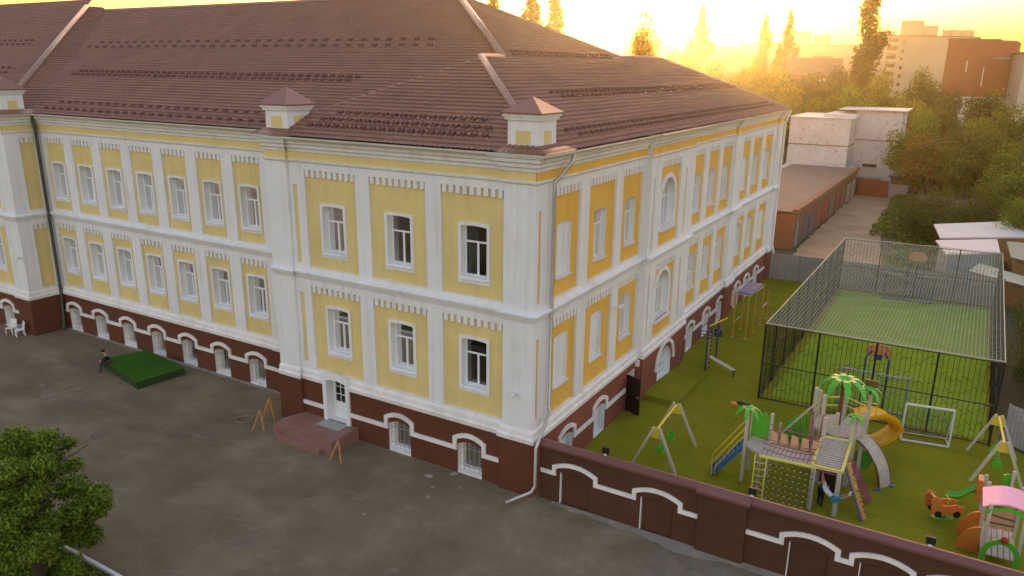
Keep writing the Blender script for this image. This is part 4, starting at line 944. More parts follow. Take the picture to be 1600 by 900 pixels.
for i in range(160):
    a = -62 + 95 * i / 160 + rgn.uniform(-.4, .4); dd = rgn.uniform(330, 900); rr_ = rgn.uniform(6, 13) * dd / 450
    LL.append((13 + dd * math.sin(R(a)), -25 + dd * math.cos(R(a)), rr_ * .35 + rgn.uniform(0, 5), rr_ * 1.5, rr_ * 1.5, rr_ * .75 + 2))
P, N = lobes_pts(LL, 60000, rgn, .6)
struct(place('distant_treeline', leaf_mesh('distant_treeline', P, N, 2.6, rgn, LEAF[0])), 'stuff')


# ------------------------------------------------------------------ fences round the playground
GSH = mat('grey_profiled_sheet', (0.30, 0.27, 0.26), 0.55, 0.06, 0.4, spec=0.4)
def panel_fence(name, label, pts, h, m, cat='fence', step=2.4, rib=.25):
    t = thing(name, label, cat)
    for a, c in zip(pts[:-1], pts[1:]):
        A = X((*a, 0)); B_ = X((*c, 0)); L_ = (B_ - A).length; k = max(1, round(L_ / step)); d = (B_ - A) / k; un = d.normalized(); pn = X((-un.y, un.x, 0))
        for i in range(k):
            p = A + d * i; q = A + d * (i + 1); b = MB(); r = max(2, int(d.length / rib)); poly = []
            for j in range(r):
                s0 = p + (q - p) * ((j + .02) / r); 
                for f, o in ((0, 0), (.45, 0), (.55, .03), (.95, .03)): poly.append(p + (q - p) * ((j + f) / r) + pn * o)
            poly.append(q)
            for u, v in zip(poly[:-1], poly[1:]): b.quad(u, v, v + X((0, 0, h)), u + X((0, 0, h)))
            b.build('fence_panel', m, t)
        for i in range(k + 1):
            p = A + d * i - pn * .05; b = MB(); b.box(tuple(p + X((-.04, -.04, -.05))), tuple(p + X((.04, .04, h + .04)))); b.build('post', GSH, t)
    return t
panel_fence('sheet_fence', 'grey sheet metal fence closing the far end of the playground', [(.45, 41.55), (17.6, 42.6)], 2.25, GSH)
panel_fence('sheet_fence', 'grey sheet metal fence running off right from the near court corner', [(17.35, 16.3), (24.0, 11.8)], 2.0, mat('pale_grey_sheet2', (.40, .38, .37), .6, .08), rib=.18)
panel_fence('plank_fence', 'weathered grey plank fence in front of the thicket', [(8.8, 86.0), (16.5, 84.5)], 2.1, mat('weathered_planks', (.27, .22, .19), .9, .2, 2), rib=.16)
# sheds with pale corrugated roofs at the right edge
def shed(label, rp, th, wm, rm, hgt=2.9):
    t = thing('shed', label, 'shed')
    b = MB(); n = len(rp); v = [X(p) for p in rp]; b.add([p for p in v] + [p - X((0, 0, th)) for p in v], [tuple(range(n)), tuple(range(2 * n - 1, n - 1, -1))] + [(i, (i + 1) % n, n + (i + 1) % n, n + i) for i in range(n)])
    b.build('roof', rm, t)
    c = sum(v, X((0, 0, 0))) / n; w = [c + (p - c) * .88 for p in v]; b = MB()
    for i in range(n): p, q = w[i], w[(i + 1) % n]; b.quad((p.x, p.y, -.1), (q.x, q.y, -.1), (q.x, q.y, q.z - th), (p.x, p.y, p.z - th))
    b.build('wall', wm, t)
WOOD = mat('orange_brown_boards', (.32, .17, .06), .8, .2, 3); GREENR = mat('dull_green_sheet', (.10, .16, .12), .5, .1, 1)
shed('long pale roofed shed behind the court cage', [(12.7, 53.0, 3.0), (19.4, 57.8, 3.0), (24, 60.5, 3.2), (24, 67.5, 3.5), (19.6, 64.8, 3.4), (11.9, 58.2, 3.3)], .14, WOOD, PALE)
shed('lower pale roofed shed nearest the court cage', [(13.4, 46.4, 2.9), (17.3, 49.6, 2.9), (17.1, 54.6, 3.1), (12.4, 51.0, 3.1)], .12, mat('blue_grey_boards', (.20, .25, .27), .8, .1, 2), PALE)
shed('shed with dark green roof and white edge at the right border', [(18.0, 47.6, 3.0), (23, 44.0, 2.8), (24, 54.5, 3.2), (17.8, 53.4, 3.2)], .14, WOOD, GREENR)
shed('small shed with pale green roof outside the cage corner', [(15.2, 44.2, 2.2), (19.8, 41.9, 1.9), (20.2, 44.4, 2.0), (15.8, 46.6, 2.4)], .08, WOOD, mat('pale_green_sheet', (.19, .27, .21), .5, .1, 1))

# ------------------------------------------------------------------ sports court cage
WIRE = mat('black_green_wire', (.012, .014, .013), .5, .1); NET = mat('straw_net_twine', (.50, .49, .36), .9, .1, 3)
cage = thing('sports_court_cage', 'sports court enclosed by dark zigzag wire mesh and roofed with a pale net', 'sports court')
cA, cB, cC, cD = X((5.8, 15.25, 0)), X((16.72, 15.5, 0)), X((17.1, 41.9, 0)), X((6.15, 41.2, 0)); CH = 4.3
wr = random.Random(4)
def mesh_panel(p, q, n_up, sp, gap_z=None):
    b = MB(); d = q - p; k = max(2, int(d.length / sp)); un = d.normalized(); s = d.length / k
    zz = .08
    for i in range(1, k):
        b.bar(p + un * (s * i) + X((0, 0, .06)), p + un * (s * i) + X((0, 0, CH - .04)), .022, .022, un)
    for i in range(k):
        z = wr.uniform(.2, .9)
        while z < CH - .3:
            a = p + un * (s * i); c = p + un * (s * (i + 1)); up_ = wr.choice((-1, 1)) * .16
            b.bar(a + X((0, 0, z)), c + X((0, 0, z + up_)), .020); z += wr.uniform(.55, 1.35)
    for z in (.06, 2.05, CH - .05): b.bar(p + X((0, 0, z)), q + X((0, 0, z)), .05)
    b.build('mesh_panel', WIRE, cage)
def side(a, b_, k, sp):
    for i in range(k): mesh_panel(a + (b_ - a) * (i / k), a + (b_ - a) * ((i + 1) / k), 0, sp)
    for i in range(k + 1):
        p = a + (b_ - a) * (i / k); m = MB(); m.box((p.x - .05, p.y - .05, -.05), (p.x + .05, p.y + .05, CH)); m.build('post', WIRE, cage)
def side_np(a, b_, k, sp):
    for i in range(k): mesh_panel(a + (b_ - a) * (i / k), a + (b_ - a) * ((i + 1) / k), 0, sp)
    for i in range(1, k):
        p = a + (b_ - a) * (i / k); m = MB(); m.box((p.x - .05, p.y - .05, -.05), (p.x + .05, p.y + .05, CH)); m.build('post', WIRE, cage)
side(cA, cB, 4, .22); side(cD, cC, 4, .24); side_np(cA, cD, 9, .24); side_np(cB, cC, 9, .24)
def netp(u, v):
    p = (cA * (1 - u) + cB * u) * (1 - v) + (cD * (1 - u) + cC * u) * v
    sag = .55 * math.sin(math.pi * u) ** .8 * math.sin(math.pi * v) ** .6 + .07 * math.sin(u * 19 + 5 * math.sin(v * 9)) * math.sin(v * 31) * math.sin(math.pi * u)
    return p + X((0, 0, CH + .04 - sag))
b = MB(); nu_, nv_ = 62, 120
for i in range(nu_ + 1):
    b.tube([netp(i / nu_, j / 30) for j in range(31)], .0085 if 0 < i < nu_ else .03, 3)
for j in range(nv_ + 1):
    b.tube([netp(i / 14, j / nv_) for i in range(15)], .0065 if 0 < j < nv_ else .03, 3)
b.build('roof_net', NET, cage)
# side nets hang a little down the right side
BLUE = mat('blue_metal', (.035, .05, .16), .4, .1, spec=.5); ORB = mat('orange_backboard', (.55, .24, .09), .5, .1)
def hoop(label, x, y, s, zc):
    t = thing('basketball_hoop', label, 'basketball hoop', (x, y, 0), 0, 'basketball hoops on the caged court')
    for q in (-.55, .55): b = MB(); b.tube([(q, -.25 * s, 0), (q, -.25 * s, zc - .3), (q * .6, 0, zc)], .05, 8); b.build('pole', BLUE, t)
    k = MB(); k.prism([(.62 * math.cos(a), zc + .06 + .4 * math.sin(a)) for a in [math.pi * (i / 12) for i in range(13)]] + [(-.58, zc - .16), (-.34, zc - .27), (.34, zc - .27), (.58, zc - .16)], lambda u, z, w: (u, w, z), -.03, .03); k.build('backboard', ORB, t)
    r = MB(); r.tube([(.225 * math.cos(i * .5236), s * (.28 + .225 * math.sin(i * .5236)), zc - .28) for i in range(12)], .018, 6, True); r.bar((0, 0, zc - .28), (0, s * .08, zc - .28), .06); r.build('rim', BLUE, t)
    m = MB(); m.box((-.2, -.08 * s if s > 0 else .03, zc - .42), (.2, -.03 if s > 0 else .08, zc - .12)); m.build('bracket', BLUE, t)
hoop('basketball hoop with orange backboard at the near end of the court', 11.25, 17.4, 1, 3.1)
hoop('basketball hoop with orange backboard at the far end of the court', 11.6, 40.2, -1, 3.6)
WGOAL = mat('white_goal_tube', (.62, .62, .62), .4, .05); NETG = mat('dark_goal_net', (.10, .12, .10), .8, .1)
def goal(label, p, q, dep, hgt, mt):
    p = X((*p, 0)); q = X((*q, 0)); un = (q - p).normalized(); bk = X((-un.y, un.x, 0)) * dep; U = X((0, 0, hgt))
    t = thing('football_goal', label, 'goal', tuple(p)); o = p; p = X((0, 0, .04)); q = q - o + X((0, 0, .04))
    b = MB(); b.bar(p, p + U, .08); b.build('post', mt, t); b = MB(); b.bar(q, q + U, .08); b.build('post', mt, t)
    b = MB(); b.bar(p + U, q + U, .08); b.build('crossbar', mt, t); b = MB(); b.bar(p, q, .07); b.build('ground_bar', mt, t)
    b = MB()
    for e in (p, q): b.bar(e + U, e + bk * .9, .035); b.bar(e, e + bk, .04)
    b.bar(p + bk, q + bk, .04); b.build('rear_frame', mt, t)
    b = MB(); k = int((q - p).length / .12)
    for i in range(k + 1): e = p + (q - p) * (i / k); b.bar(e + U, e + bk * .95, .012)
    r = int(hgt / .12)
    for i in range(r + 1): f = i / r; b.bar(p + U * (1 - f) + bk * .95 * f, q + U * (1 - f) + bk * .95 * f, .012)
    b.build('goal_net', NETG, t)
goal('white tube goal standing against the near outside of the court cage', (13.0, 13.85), (15.05, 14.2), .9, 1.9, WGOAL)
goal('grey goal with netting inside the near end of the cage', (9.6, 16.9), (12.9, 17.0), -.9, 2.0, mat('grey_blue_goal', (.25, .27, .32), .5, .1))
goal('blue framed goal at the far end inside the cage', (9.6, 40.3), (13.0, 40.5), .7, 2.0, BLUE)

# ------------------------------------------------------------------ playground equipment
BEIGE = mat('cream_square_post', (.52, .45, .36), .55, .05, 2); YELM = mat('bright_yellow_metal', (.68, .50, .035), .4, .05, spec=.5); GRNP = mat('lime_green_plastic', (.10, .42, .025), .4, .06, spec=.5)
ORG = mat('orange_plastic', (.66, .20, .035), .4, .06, spec=.5); PINK = mat('pink_plastic', (.80, .33, .50), .45, .05); MAG = mat('magenta_rope', (.36, .055, .15), .7, .1); BLU = mat('blue_step_metal', (.04, .13, .28), .5, .15, 4)
YELP = mat('glossy_yellow_plastic', (.80, .42, .01), .3, .04, spec=.5); DECK = mat('pale_deck_plank', (.50, .42, .35), .8, .15, 5); PEACH = mat('peach_board', (.62, .36, .20), .7, .1); REDP = mat('red_plastic', (.5, .02, .015), .4); BRNP = mat('brown_plastic', (.16, .075, .03), .5)
PY = mat('pale_yellow_beam', (.66, .58, .13), .5, .06)
def part(fn, name, m, t, smooth=False): b = MB(); fn(b); return b.build(name, m, t, smooth)
def swing(label, A, B_, feetspread, hgt):
    A = X((*A, 0)); B_ = X((*B_, 0)); d = (B_ - A).normalized(); pn = X((-d.y, d.x, 0)); o = A.copy()
    t = thing('swing_set', label, 'swing', tuple(o), 0, 'swing sets')
    A = X((0, 0, 0)); B_ = B_ - o; Z = X((0, 0, hgt))
    for e, sg in ((A, -1), (B_, 1)):
        for q in (-1, 1): part(lambda b: b.bar(e + pn * q * feetspread + d * sg * .1 - X((0, 0, .03)), e + pn * q * .12 + Z + X((0, 0, .1)), .11), 'leg', BEIGE, t)
        part(lambda b: b.prism([(-.30, -.42), (.30, -.42), (.2, .06), (-.2, .06)], lambda u, z, w: tuple(e + pn * u + Z + X((0, 0, z)) + d * (w - sg * .03)), -.02, .02), 'gusset_plate', YELM, t)
    part(lambda b: b.tube([A + Z, B_ + Z], .055, 8), 'top_beam', YELM, t)
    L_ = B_.length
    for f in (.27, .73):
        c = A + d * (L_ * f) + X((0, 0, .5)); s = part(lambda b: b.box((-.19, -.19, 0), (.19, .19, .07)), 'seat', GRNP, t); s.location = c; s.rotation_euler.z = math.atan2(d.y, d.x)
        b = MB()
        for q in (-1, 1):
            b = MB(); b.prism([(-.17, 0), (.17, 0), (.17, .16), (.1, .34), (-.12, .34), (-.17, .2)], lambda u, z, w: (w, u, z), q * .18 - .02, q * .18 + .02); b.build('side_panel', GRNP, s)
            b = MB(); b.tube([(q * .2, 0, .3), (q * .2, 0, hgt - .5)], .012, 5); b.build('chain', PIPE, s)
    return t
swing('swing set with yellow beam standing beside the school wall', (3.66, 4.75), (3.55, 7.75), 1.05, 1.95)
swing('swing set with yellow beam at the near right corner of the cage', (16.98, 11.35), (16.82, 14.35), 1.0, 2.0)

# --- big play tower
pt = thing('play_tower', 'large play tower with palm tops, rope bridge, arched plank ramp and yellow slide', 'play tower', (9.5, 7, 0))
O_ = X((9.5, 7, 0))
def TP(fn, name, m, smooth=False, parent=None):
    b = MB(); fn(b); b.v = [(p[0] - 9.5, p[1] - 7, p[2]) for p in b.v]; return b.build(name, m, parent or pt, smooth)
def postp(x, y, h, w=.13): TP(lambda b: b.box((x - w / 2, y - w / 2, -.02), (x + w / 2, y + w / 2, h)), 'post', BEIGE)
def palm(x, y, z, r, n, name='palm_top'):
    def f(b):
        for i in range(n):
            a = 6.283 * i / n + .3; d = X((math.cos(a), math.sin(a), 0)); s = X((-d.y, d.x, 0)); c = X((x, y, z)); pts = [(0, .0, .04), (.25, .10, .13), (.45, .10, .10), (.5, .09, .16), (.75, -.04, .10), (.78, -.06, .14), (1, -.33, .02)]
            for (t0, z0, w0), (t1, z1, w1) in zip(pts[:-1], pts[1:]):
                P0 = c + d * r * t0 + X((0, 0, z0 * r * 1.4)); P1 = c + d * r * t1 + X((0, 0, z1 * r * 1.4))
                e = r * 1.0; v = [P0 + s * w0 * e, P1 + s * w1 * e, P1 - s * w1 * e, P0 - s * w0 * e]
                b.add(v + [p - X((0, 0, .03)) for p in v], [(0, 1, 2, 3), (7, 6, 5, 4), (0, 4, 5, 1), (2, 6, 7, 3)])
        b.ball((x, y, z), .12)
    TP(f, name, GRNP)
for x, y, h in ((7.3, 5.85, 3.4), (7.3, 6.9, 3.0), (8.1, 5.2, 2.1), (8.15, 6.75, 3.05)): postp(x, y, h)
TP(lambda b: b.prism([(7.3, 5.85), (8.1, 5.2), (8.25, 6.6), (7.4, 6.85)], lambda x, y, t: (x, y, t), 1.66, 1.78), 'platform', DECK)
palm(7.3, 5.85, 3.42, .62, 7)
TP(lambda b: b.prism([(0, 1.75), (1, 1.75), (1, 2.9), (.9, 3.0), (.8, 2.88), (.65, 3.0), (.5, 2.88), (.35, 3.0), (.2, 2.88), (.1, 3.0), (0, 2.9)], lambda u, z, t: (7.32 + u * .8, 6.82 - u * .05 + t, z), -.02, .03), 'crenellated_panel', GRNP)
TP(lambda b: (b.ball((7.0, 6.1, 3.5), (.3, .1, .1)),), 'toucan_body', BLACK); TP(lambda b: b.ball((6.62, 6.0, 3.46), (.17, .07, .08)), 'toucan_beak', ORG)
# stairs from the ground to the small platform
s0, s1 = X((5.95, 5.85, .05)), X((7.25, 6.2, 1.7)); sd_ = X((-.26, .965, 0))
for q in (-.32, .32): TP(lambda b: b.bar(s0 + sd_ * q, s1 + sd_ * q, .04, .16), 'stair_stringer', BLU)
for i in range(8):
    c = s0 + (s1 - s0) * ((i + .4) / 8); TP(lambda b: b.bar(c - sd_ * .32, c + sd_ * .32, .18, .04), 'stair_tread', BLU)
for q in (-.36, .36):
    TP(lambda b: (b.tube([s0 + sd_ * q, s0 + sd_ * q + X((0, 0, .65)), s1 + sd_ * q + X((0, 0, .95))], .028, 6)), 'handrail', YELM)
    TP(lambda b: (b.tube([s0 + sd_ * q + X((.12, .03, .1)), s0 + sd_ * q + X((.15, .03, .48)), s1 + sd_ * q + X((0, 0, .6))], .024, 6)), 'handrail', YELM)
# bridge between the towers with front net
BX0, BX1 = 8.15, 10.3
def bp(u, y, z): return X((BX0 + (BX1 - BX0) * u, y, z))
TP(lambda b: b.tube([bp(0, 4.85, 1.9), bp(1, 5.0, 1.92)], .075, 8), 'bridge_beam', PY)
for i in range(12): TP(lambda b: b.bar(bp((i + .5) / 12, 5.1, 1.78), bp((i + .5) / 12, 6.4, 1.78), .15, .05), 'bridge_plank', DECK)
for i in range(5):
    u = .1 + i * .2; TP(lambda b: b.prism([(-.17, 0), (.17, 0), (.12, .5), (-.14, .55)], lambda a, z, t: tuple(bp(u, 6.45, 1.85 + z) + X((a, t, 0))), -.02, .02), 'bridge_board', PEACH)
for y in (5.15, 6.5):
    for z in (2.15, 2.4, 2.65): TP(lambda b: b.tube([bp(f, y, z - .12 * math.sin(math.pi * f)) for f in (0, .25, .5, .75, 1)], .02, 5), 'rope_rail', MAG)
def fnet(b):
    for i in range(10): u = i / 9; b.bar(bp(u, 4.85, 1.88), bp(u, 4.45, .03), .016)
    for j in range(9): f = j / 8; b.bar(bp(0, 4.85 - .4 * f, 1.88 - 1.85 * f), bp(1, 5.0 - .45 * f, 1.88 - 1.85 * f), .016)
TP(fnet, 'climbing_net', mat('dark_green_rope', (.035, .05, .02), .8))
def fknot(b):
    for i in range(1, 9):
        for j in range(1, 8): u, f = i / 9, j / 8; b.ball(bp(u, 4.85 - .4 * f, 1.88 - 1.85 * f), .035, 6, 4)
o = TP(fknot, 'net_knots', mat('pale_knot', (.5, .52, .42), .6)); o['kind'] = 'stuff'
for q in (0, .45): TP(lambda b: b.bar((8.0 + q, 4.75 + q * .2, 1.95), (8.05 + q, 4.4, 0), .06), 'ladder_side', PY)
for i in range(6): z = .25 + i * .28; TP(lambda b: b.bar((8.02, 4.45 + z * .16, z), (8.5, 4.5 + z * .16, z), .04), 'ladder_rung', YELM)
# front deck with yellow rim on posts
for x, y, h in ((10.28, 5.05, 2.0), (11.25, 5.05, 2.0), (10.2, 7.5, 3.1), (11.28, 7.75, 3.3)): postp(x, y, h, .17)
fd = [(10.2, 5.0, 1.98), (11.33, 5.05, 1.98), (11.3, 7.75, 2.12), (10.15, 7.6, 2.12)]
for a, c in zip(fd, fd[1:] + fd[:1]): TP(lambda b: b.bar(a, c, .11, .13), 'deck_rim', PY)
for i in range(14):
    f = (i + .5) / 14; a = X(fd[0]).lerp(X(fd[3]), f); c = X(fd[1]).lerp(X(fd[2]), f); TP(lambda b: b.bar(a, c, .10, .04), 'deck_plank', DECK)
TP(lambda b: b.quad((10.35, 6.6, .05), (11.2, 6.6, .05), (11.2, 6.6, 1.85), (10.35, 6.6, 1.85)), 'back_panel', mat('dark_maroon_board', (.035, .012, .012), .7))
TP(lambda b: b.bar((10.28, 5.05, 1.8), (11.25, 5.05, 1.8), .05), 'hanging_bar', MAG)
# hexagonal main deck
hc = X((10.6, 9.3)); hx = [(hc.x + 1.2 * math.cos(a), hc.y + 1.3 * math.sin(a)) for a in [math.radians(30 + 60 * k) for k in range(6)]]
TP(lambda b: b.prism(hx, lambda x, y, t: (x, y, t), 1.95, 2.08), 'main_deck', DECK)
for (x, y), h in zip(hx, (3.55, 3.1, 3.3, 3.9, 3.2, 3.3)): postp(x, y, h, .15)
postp(11.35, 8.1, 3.3, .15); postp(10.0, 8.0, 3.9, .15)
palm(10.55, 9.4, 4.15, 1.15, 8); palm(11.5, 9.9, 3.75, .75, 6); palm(11.3, 7.85, 3.25, .5, 6)
TP(lambda b: b.tube([(10.55, 9.4, 2.0), (10.52, 9.4, 3.0), (10.55, 9.4, 4.15)], [.09, .08, .07], 8), 'palm_stem', BRNP)
TP(lambda b: (b.box((10.05, 10.1, 4.0), (10.5, 10.16, 4.25))), 'brown_leaf_plate', BRNP); TP(lambda b: b.box((11.3, 10.3, 3.8), (11.85, 10.36, 4.1)), 'brown_leaf_plate', BRNP)
for k in (0, 1, 2, 5):
    a, c = hx[k], hx[(k + 1) % 6]; TP(lambda b: (b.bar((*a, 2.95), (*c, 2.95), .045)), 'guard_rail', YELM); TP(lambda b: (b.bar((*a, 2.55), (*c, 2.55), .035)), 'guard_rail', YELM)
for i in range(6):
    f = i / 5; TP(lambda b: b.tube([(9.55 - 1.15 * f, 8.1 - .15 * f, 3.1 - 1.4 * f), (9.6 - 1.1 * f, 8.5 - .2 * f, 2.2 - 1.3 * f)], .022, 5), 'rope_rail', MAG)
TP(lambda b: b.bar((9.55, 8.3, 3.2), (8.35, 7.95, 1.6), .07), 'handrail', BEIGE); TP(lambda b: b.bar((9.62, 8.0, 3.0), (9.62, 8.0, .2), .05), 'magenta_pole', MAG); TP(lambda b: b.bar((10.1, 7.9, 3.0), (10.05, 7.85, 1.9), .08), 'magenta_pole', MAG)
TP(lambda b: b.prism([(8.4, 1.2), (9.4, 1.2), (9.4, 2.7), (8.9, 2.5), (8.4, 1.9)], lambda x, z, t: (x, 8.45 + t, z), -.02, .02), 'green_panel', GRNP)
postp(8.3, 8.1, 2.1, .1)
TP(lambda b: b.prism([(11.72 + .45 * math.cos(a), .82 + .5 * math.sin(a)) for a in [math.radians(60 * k) for k in range(6)]], lambda x, z, t: (x, 9.05 + t, z), -.02, .02), 'green_panel', GRNP)
# arched plank ramp
rp = []
for i in range(23):
    f = i / 22; a = f * 1.38; px = 11.45 + 1.35 * math.sin(a) / math.sin(1.38); py = 8.85 - .30 * f - .15 * math.sin(math.pi * f); z = .02 + 2.02 * (1 - f ** 1.9); rp.append(X((px, py, z)))
for i in range(22):
    c = (rp[i] + rp[i + 1]) / 2; d = rp[i + 1] - rp[i]; ax = X((.35, .94, 0)) if False else X((.05 + .35 * (1 - i / 22) * -1 + .55, .82, 0)).normalized()
    b = MB(); n_ = d.cross(ax).normalized(); v = []
    for q, r in ((-.42, -1), (.42, -1), (.42, 1), (-.42, 1)): v.append(c + ax * q + d * (r * .37))
    TP(lambda b: b.add([p for p in v] + [p - X((0, 0, .05)) for p in v], [(0, 1, 2, 3), (7, 6, 5, 4), (0, 4, 5, 1), (1, 5, 6, 2), (2, 6, 7, 3), (3, 7, 4, 0)]), 'ramp_plank', DECK)
for q in (-.38, .38): TP(lambda b: b.tube([p + X((.5, .82, 0)).normalized() * q - X((0, 0, .07)) for p in rp], .05, 6), 'ramp_rail', BRNP)
for q in (-.4, .4): TP(lambda b: b.box((12.8 + q * .6 - .1, 8.5 + q * .8 - .1, 0), (12.8 + q * .6 + .1, 8.5 + q * .8 + .1, .06)), 'ramp_foot', BLU)
# climbing wall and pink net
def slab(b, p, q, wv, th):
    p, q, wv = X(p), X(q), X(wv); n_ = (q - p).cross(wv).normalized() * th; v = [p, q, q + wv, p + wv]; b.add(v + [a + n_ for a in v], [(0, 1, 2, 3), (7, 6, 5, 4), (0, 4, 5, 1), (1, 5, 6, 2), (2, 6, 7, 3), (3, 7, 4, 0)])
TP(lambda b: slab(b, (11.35, 5.75, 2.0), (12.3, 5.2, 0), (.1, .33, 0), .05), 'climbing_board', mat('orange_board', (.50, .23, .06), .5, .1))
TP(lambda b: b.bar((11.33, 5.72, 2.0), (12.28, 5.17, 0), .05), 'board_edge', BLU)
hr = random.Random(2)
for i in range(10):
    f = (i + .5) / 10.5; p = X((11.35, 5.75, 2.0)).lerp(X((12.3, 5.2, 0)), f) + X((.1, .33, 0)) * hr.uniform(.2, .8) + X((.04, .02, .06)); TP(lambda b: b.ball(p, .05, 7, 5), 'climbing_hold', hr.choice((YELM, GRNP, BRNP)))
def pnet(b):
    for i in range(5): f = i / 4; b.bar(X((11.4, 6.25, 1.9)) + X((.12, .5, 0)) * f, X((12.3, 6.55, .1)) + X((.12, .45, 0)) * f, .03)
    for j in range(11): f = j / 10; p = X((11.4, 6.25, 1.9)).lerp(X((12.3, 6.55, .1)), f); b.bar(p, p + X((.12, .48, 0)), .03)
TP(pnet, 'rope_net', MAG)
# spiral slide
sp_ = [X(p) for p in ((11.35, 10.5, 2.05), (11.75, 11.05, 2.02), (12.2, 11.65, 1.85), (12.6, 12.05, 1.5), (12.75, 12.15, 1.1), (12.55, 12.0, .75), (12.15, 11.7, .48), (11.8, 11.5, .34))]
def slide_mesh(b, path, w, hgt_, th=.03):
    rows = []
    for i, p in enumerate(path):
        d = path[min(i + 1, len(path) - 1)] - path[max(i - 1, 0)]; d.z = 0; d.normalize(); s = X((-d.y, d.x, 0)); rows.append([p + s * (w * math.sin(a)) + X((0, 0, hgt_ * (1 - math.cos(a)))) for a in [math.radians(t) for t in (-95, -65, -35, -12, 12, 35, 65, 95)]])
    k = 8; v = [q for r in rows for q in r]; f = [(i * k + j, i * k + j + 1, (i + 1) * k + j + 1, (i + 1) * k + j) for i in range(len(rows) - 1) for j in range(k - 1)]
    m_ = len(v); b.add(v, f); b.add([q - X((0, 0, th)) for q in v], f)
def smooth_path(P, k=4):
    out = []
    for i in range(len(P) - 1):
        p0, p1, p2, p3 = P[max(i - 1, 0)], P[i], P[i + 1], P[min(i + 2, len(P) - 1)]
        for j in range(k): t = j / k; out.append(.5 * ((2 * p1) + (p2 - p0) * t + (2 * p0 - 5 * p1 + 4 * p2 - p3) * t * t + (3 * p1 - p0 - 3 * p2 + p3) * t ** 3))
    return out + [P[-1]]
TP(lambda b: slide_mesh(b, smooth_path(sp_), .48, .34), 'slide', YELP, True)
TP(lambda b: b.tube([(11.2, 11.0, 2.1), (11.2, 11.0, 2.75), (11.9, 11.0, 2.75), (11.9, 11.0, 2.1)], .03, 6), 'slide_hoop', YELM)

# --- small play house with slide
ph = thing('play_house', 'small play house with pink roof, green slide and orange side arches', 'play house', (17, 5, 0)); pt2 = pt
def HP(fn, name, m, smooth=False):
    b = MB(); fn(b); b.v = [(p[0] - 17, p[1] - 5, p[2]) for p in b.v]; return b.build(name, m, ph, smooth)
for x, y, h in ((16.35, 4.3, 2.6), (17.45, 4.45, 2.6), (16.3, 6.0, 2.6), (17.4, 6.2, 2.6), (16.35, 8.3, 1.8), (17.3, 9.0, 1.9)): HP(lambda b: b.box((x - .06, y - .06, 0), (x + .06, y + .06, h)), 'post', BEIGE)
HP(lambda b: b.prism([(16.1 + .16 * 0 + 1.55 * i / 10, 2.45 + .22 * math.sin(math.pi * i / 10)) for i in range(11)] + [(17.65 - 1.55 * i / 10, 2.40 + .22 * math.sin(math.pi * (1 - i / 10))) for i in range(11)], lambda x, z, t: (x, t + (x - 16.1) * .15, z), 4.25, 5.75), 'roof', PINK)
HP(lambda b: b.prism([(16.2, 2.36)] + [(16.3 + 1.15 * i / 8, 2.22 + .2 * math.sin(math.pi * i / 8)) for i in range(9)] + [(17.55, 2.38), (16.9, 2.6)], lambda x, z, t: (x, t + (x - 16.1) * .15, z), 4.2, 4.24), 'roof_edge', GRNP)
for i in range(6): HP(lambda b: b.bar((16.4 + i * .19, 4.5, .45), (16.4 + i * .19, 6.9, .45), .16, .05), 'deck_plank', DECK)
HP(lambda b: slab(b, (16.42, 6.05, .7), (16.42, 6.05, 2.2), (.95, .15, 0), .03), 'back_board', PEACH)
for i, z in enumerate((.95, 1.3, 1.65, 1.95)): HP(lambda b: b.bar((16.42, 6.0, z), (17.36, 6.14, z - .12 * (i % 2)), .04), 'brown_bar', BRNP)
outer = [(16.35, .0)] + [(16.9 - .62 * math.cos(math.pi * i / 12), .55 + .75 * math.sin(math.pi * i / 12)) for i in range(13)] + [(17.5, .0)]
inner = [(16.5, .12)] + [(16.9 - .44 * math.cos(math.pi * i / 12), .55 + .55 * math.sin(math.pi * i / 12)) for i in range(13)] + [(17.32, .12)]
b = MB(); b.ring(outer, inner, -.02, .04); b.v = [(p[0] - 17, p[1] + 4.2 - 5 + (p[0] - 16.1) * .15, p[2]) for p in b.v]; b.build('arch_frame', GRNP, ph)
HP(lambda b: b.ball((16.95, 4.25, 1.32), .13), 'red_ball', REDP)
for (x0, y0), r in (((16.3, 6.1), 1.0), ((16.28, 5.0), .95)):
    HP(lambda b: b.prism([(0, 0), (0, r * 1.15)] + [(-r * math.sin(math.pi / 2 * i / 8), r * 1.15 * math.cos(math.pi / 2 * i / 8)) for i in range(1, 9)], lambda u, z, t: (x0 + u * .75, y0 + t + .2, z), -.03, .03), 'side_arch', ORG)
HP(lambda b: b.box((16.1, 8.15, .6), (16.3, 8.75, 1.55)), 'slide_gate', ORG)
HP(lambda b: slide_mesh(b, smooth_path([X((16.25, 8.5, 1.0)), X((15.95, 8.52, .8)), X((15.6, 8.5, .45)), X((15.3, 8.5, .33)), X((15.1, 8.5, .32))]), .26, .16), 'slide', GRNP, True)
HP(lambda b: b.bar((15.3, 8.5, .3), (15.3, 8.5, 0), .06), 'slide_leg', PIPE)
for y in (7.6, 9.1): HP(lambda b: b.prism([(0, .9), (.28, .95), (.28, 1.6), (.16, 1.7), (0, 1.6)], lambda u, z, t: (16.6 + u + (y - 7.6) * .25, y + t, z), -.03, .03), 'green_panel', GRNP)
HP(lambda b: b.bar((16.4, 7.6, 1.2), (17.25, 9.1, 1.2), .05, .12), 'green_rail', GRNP)

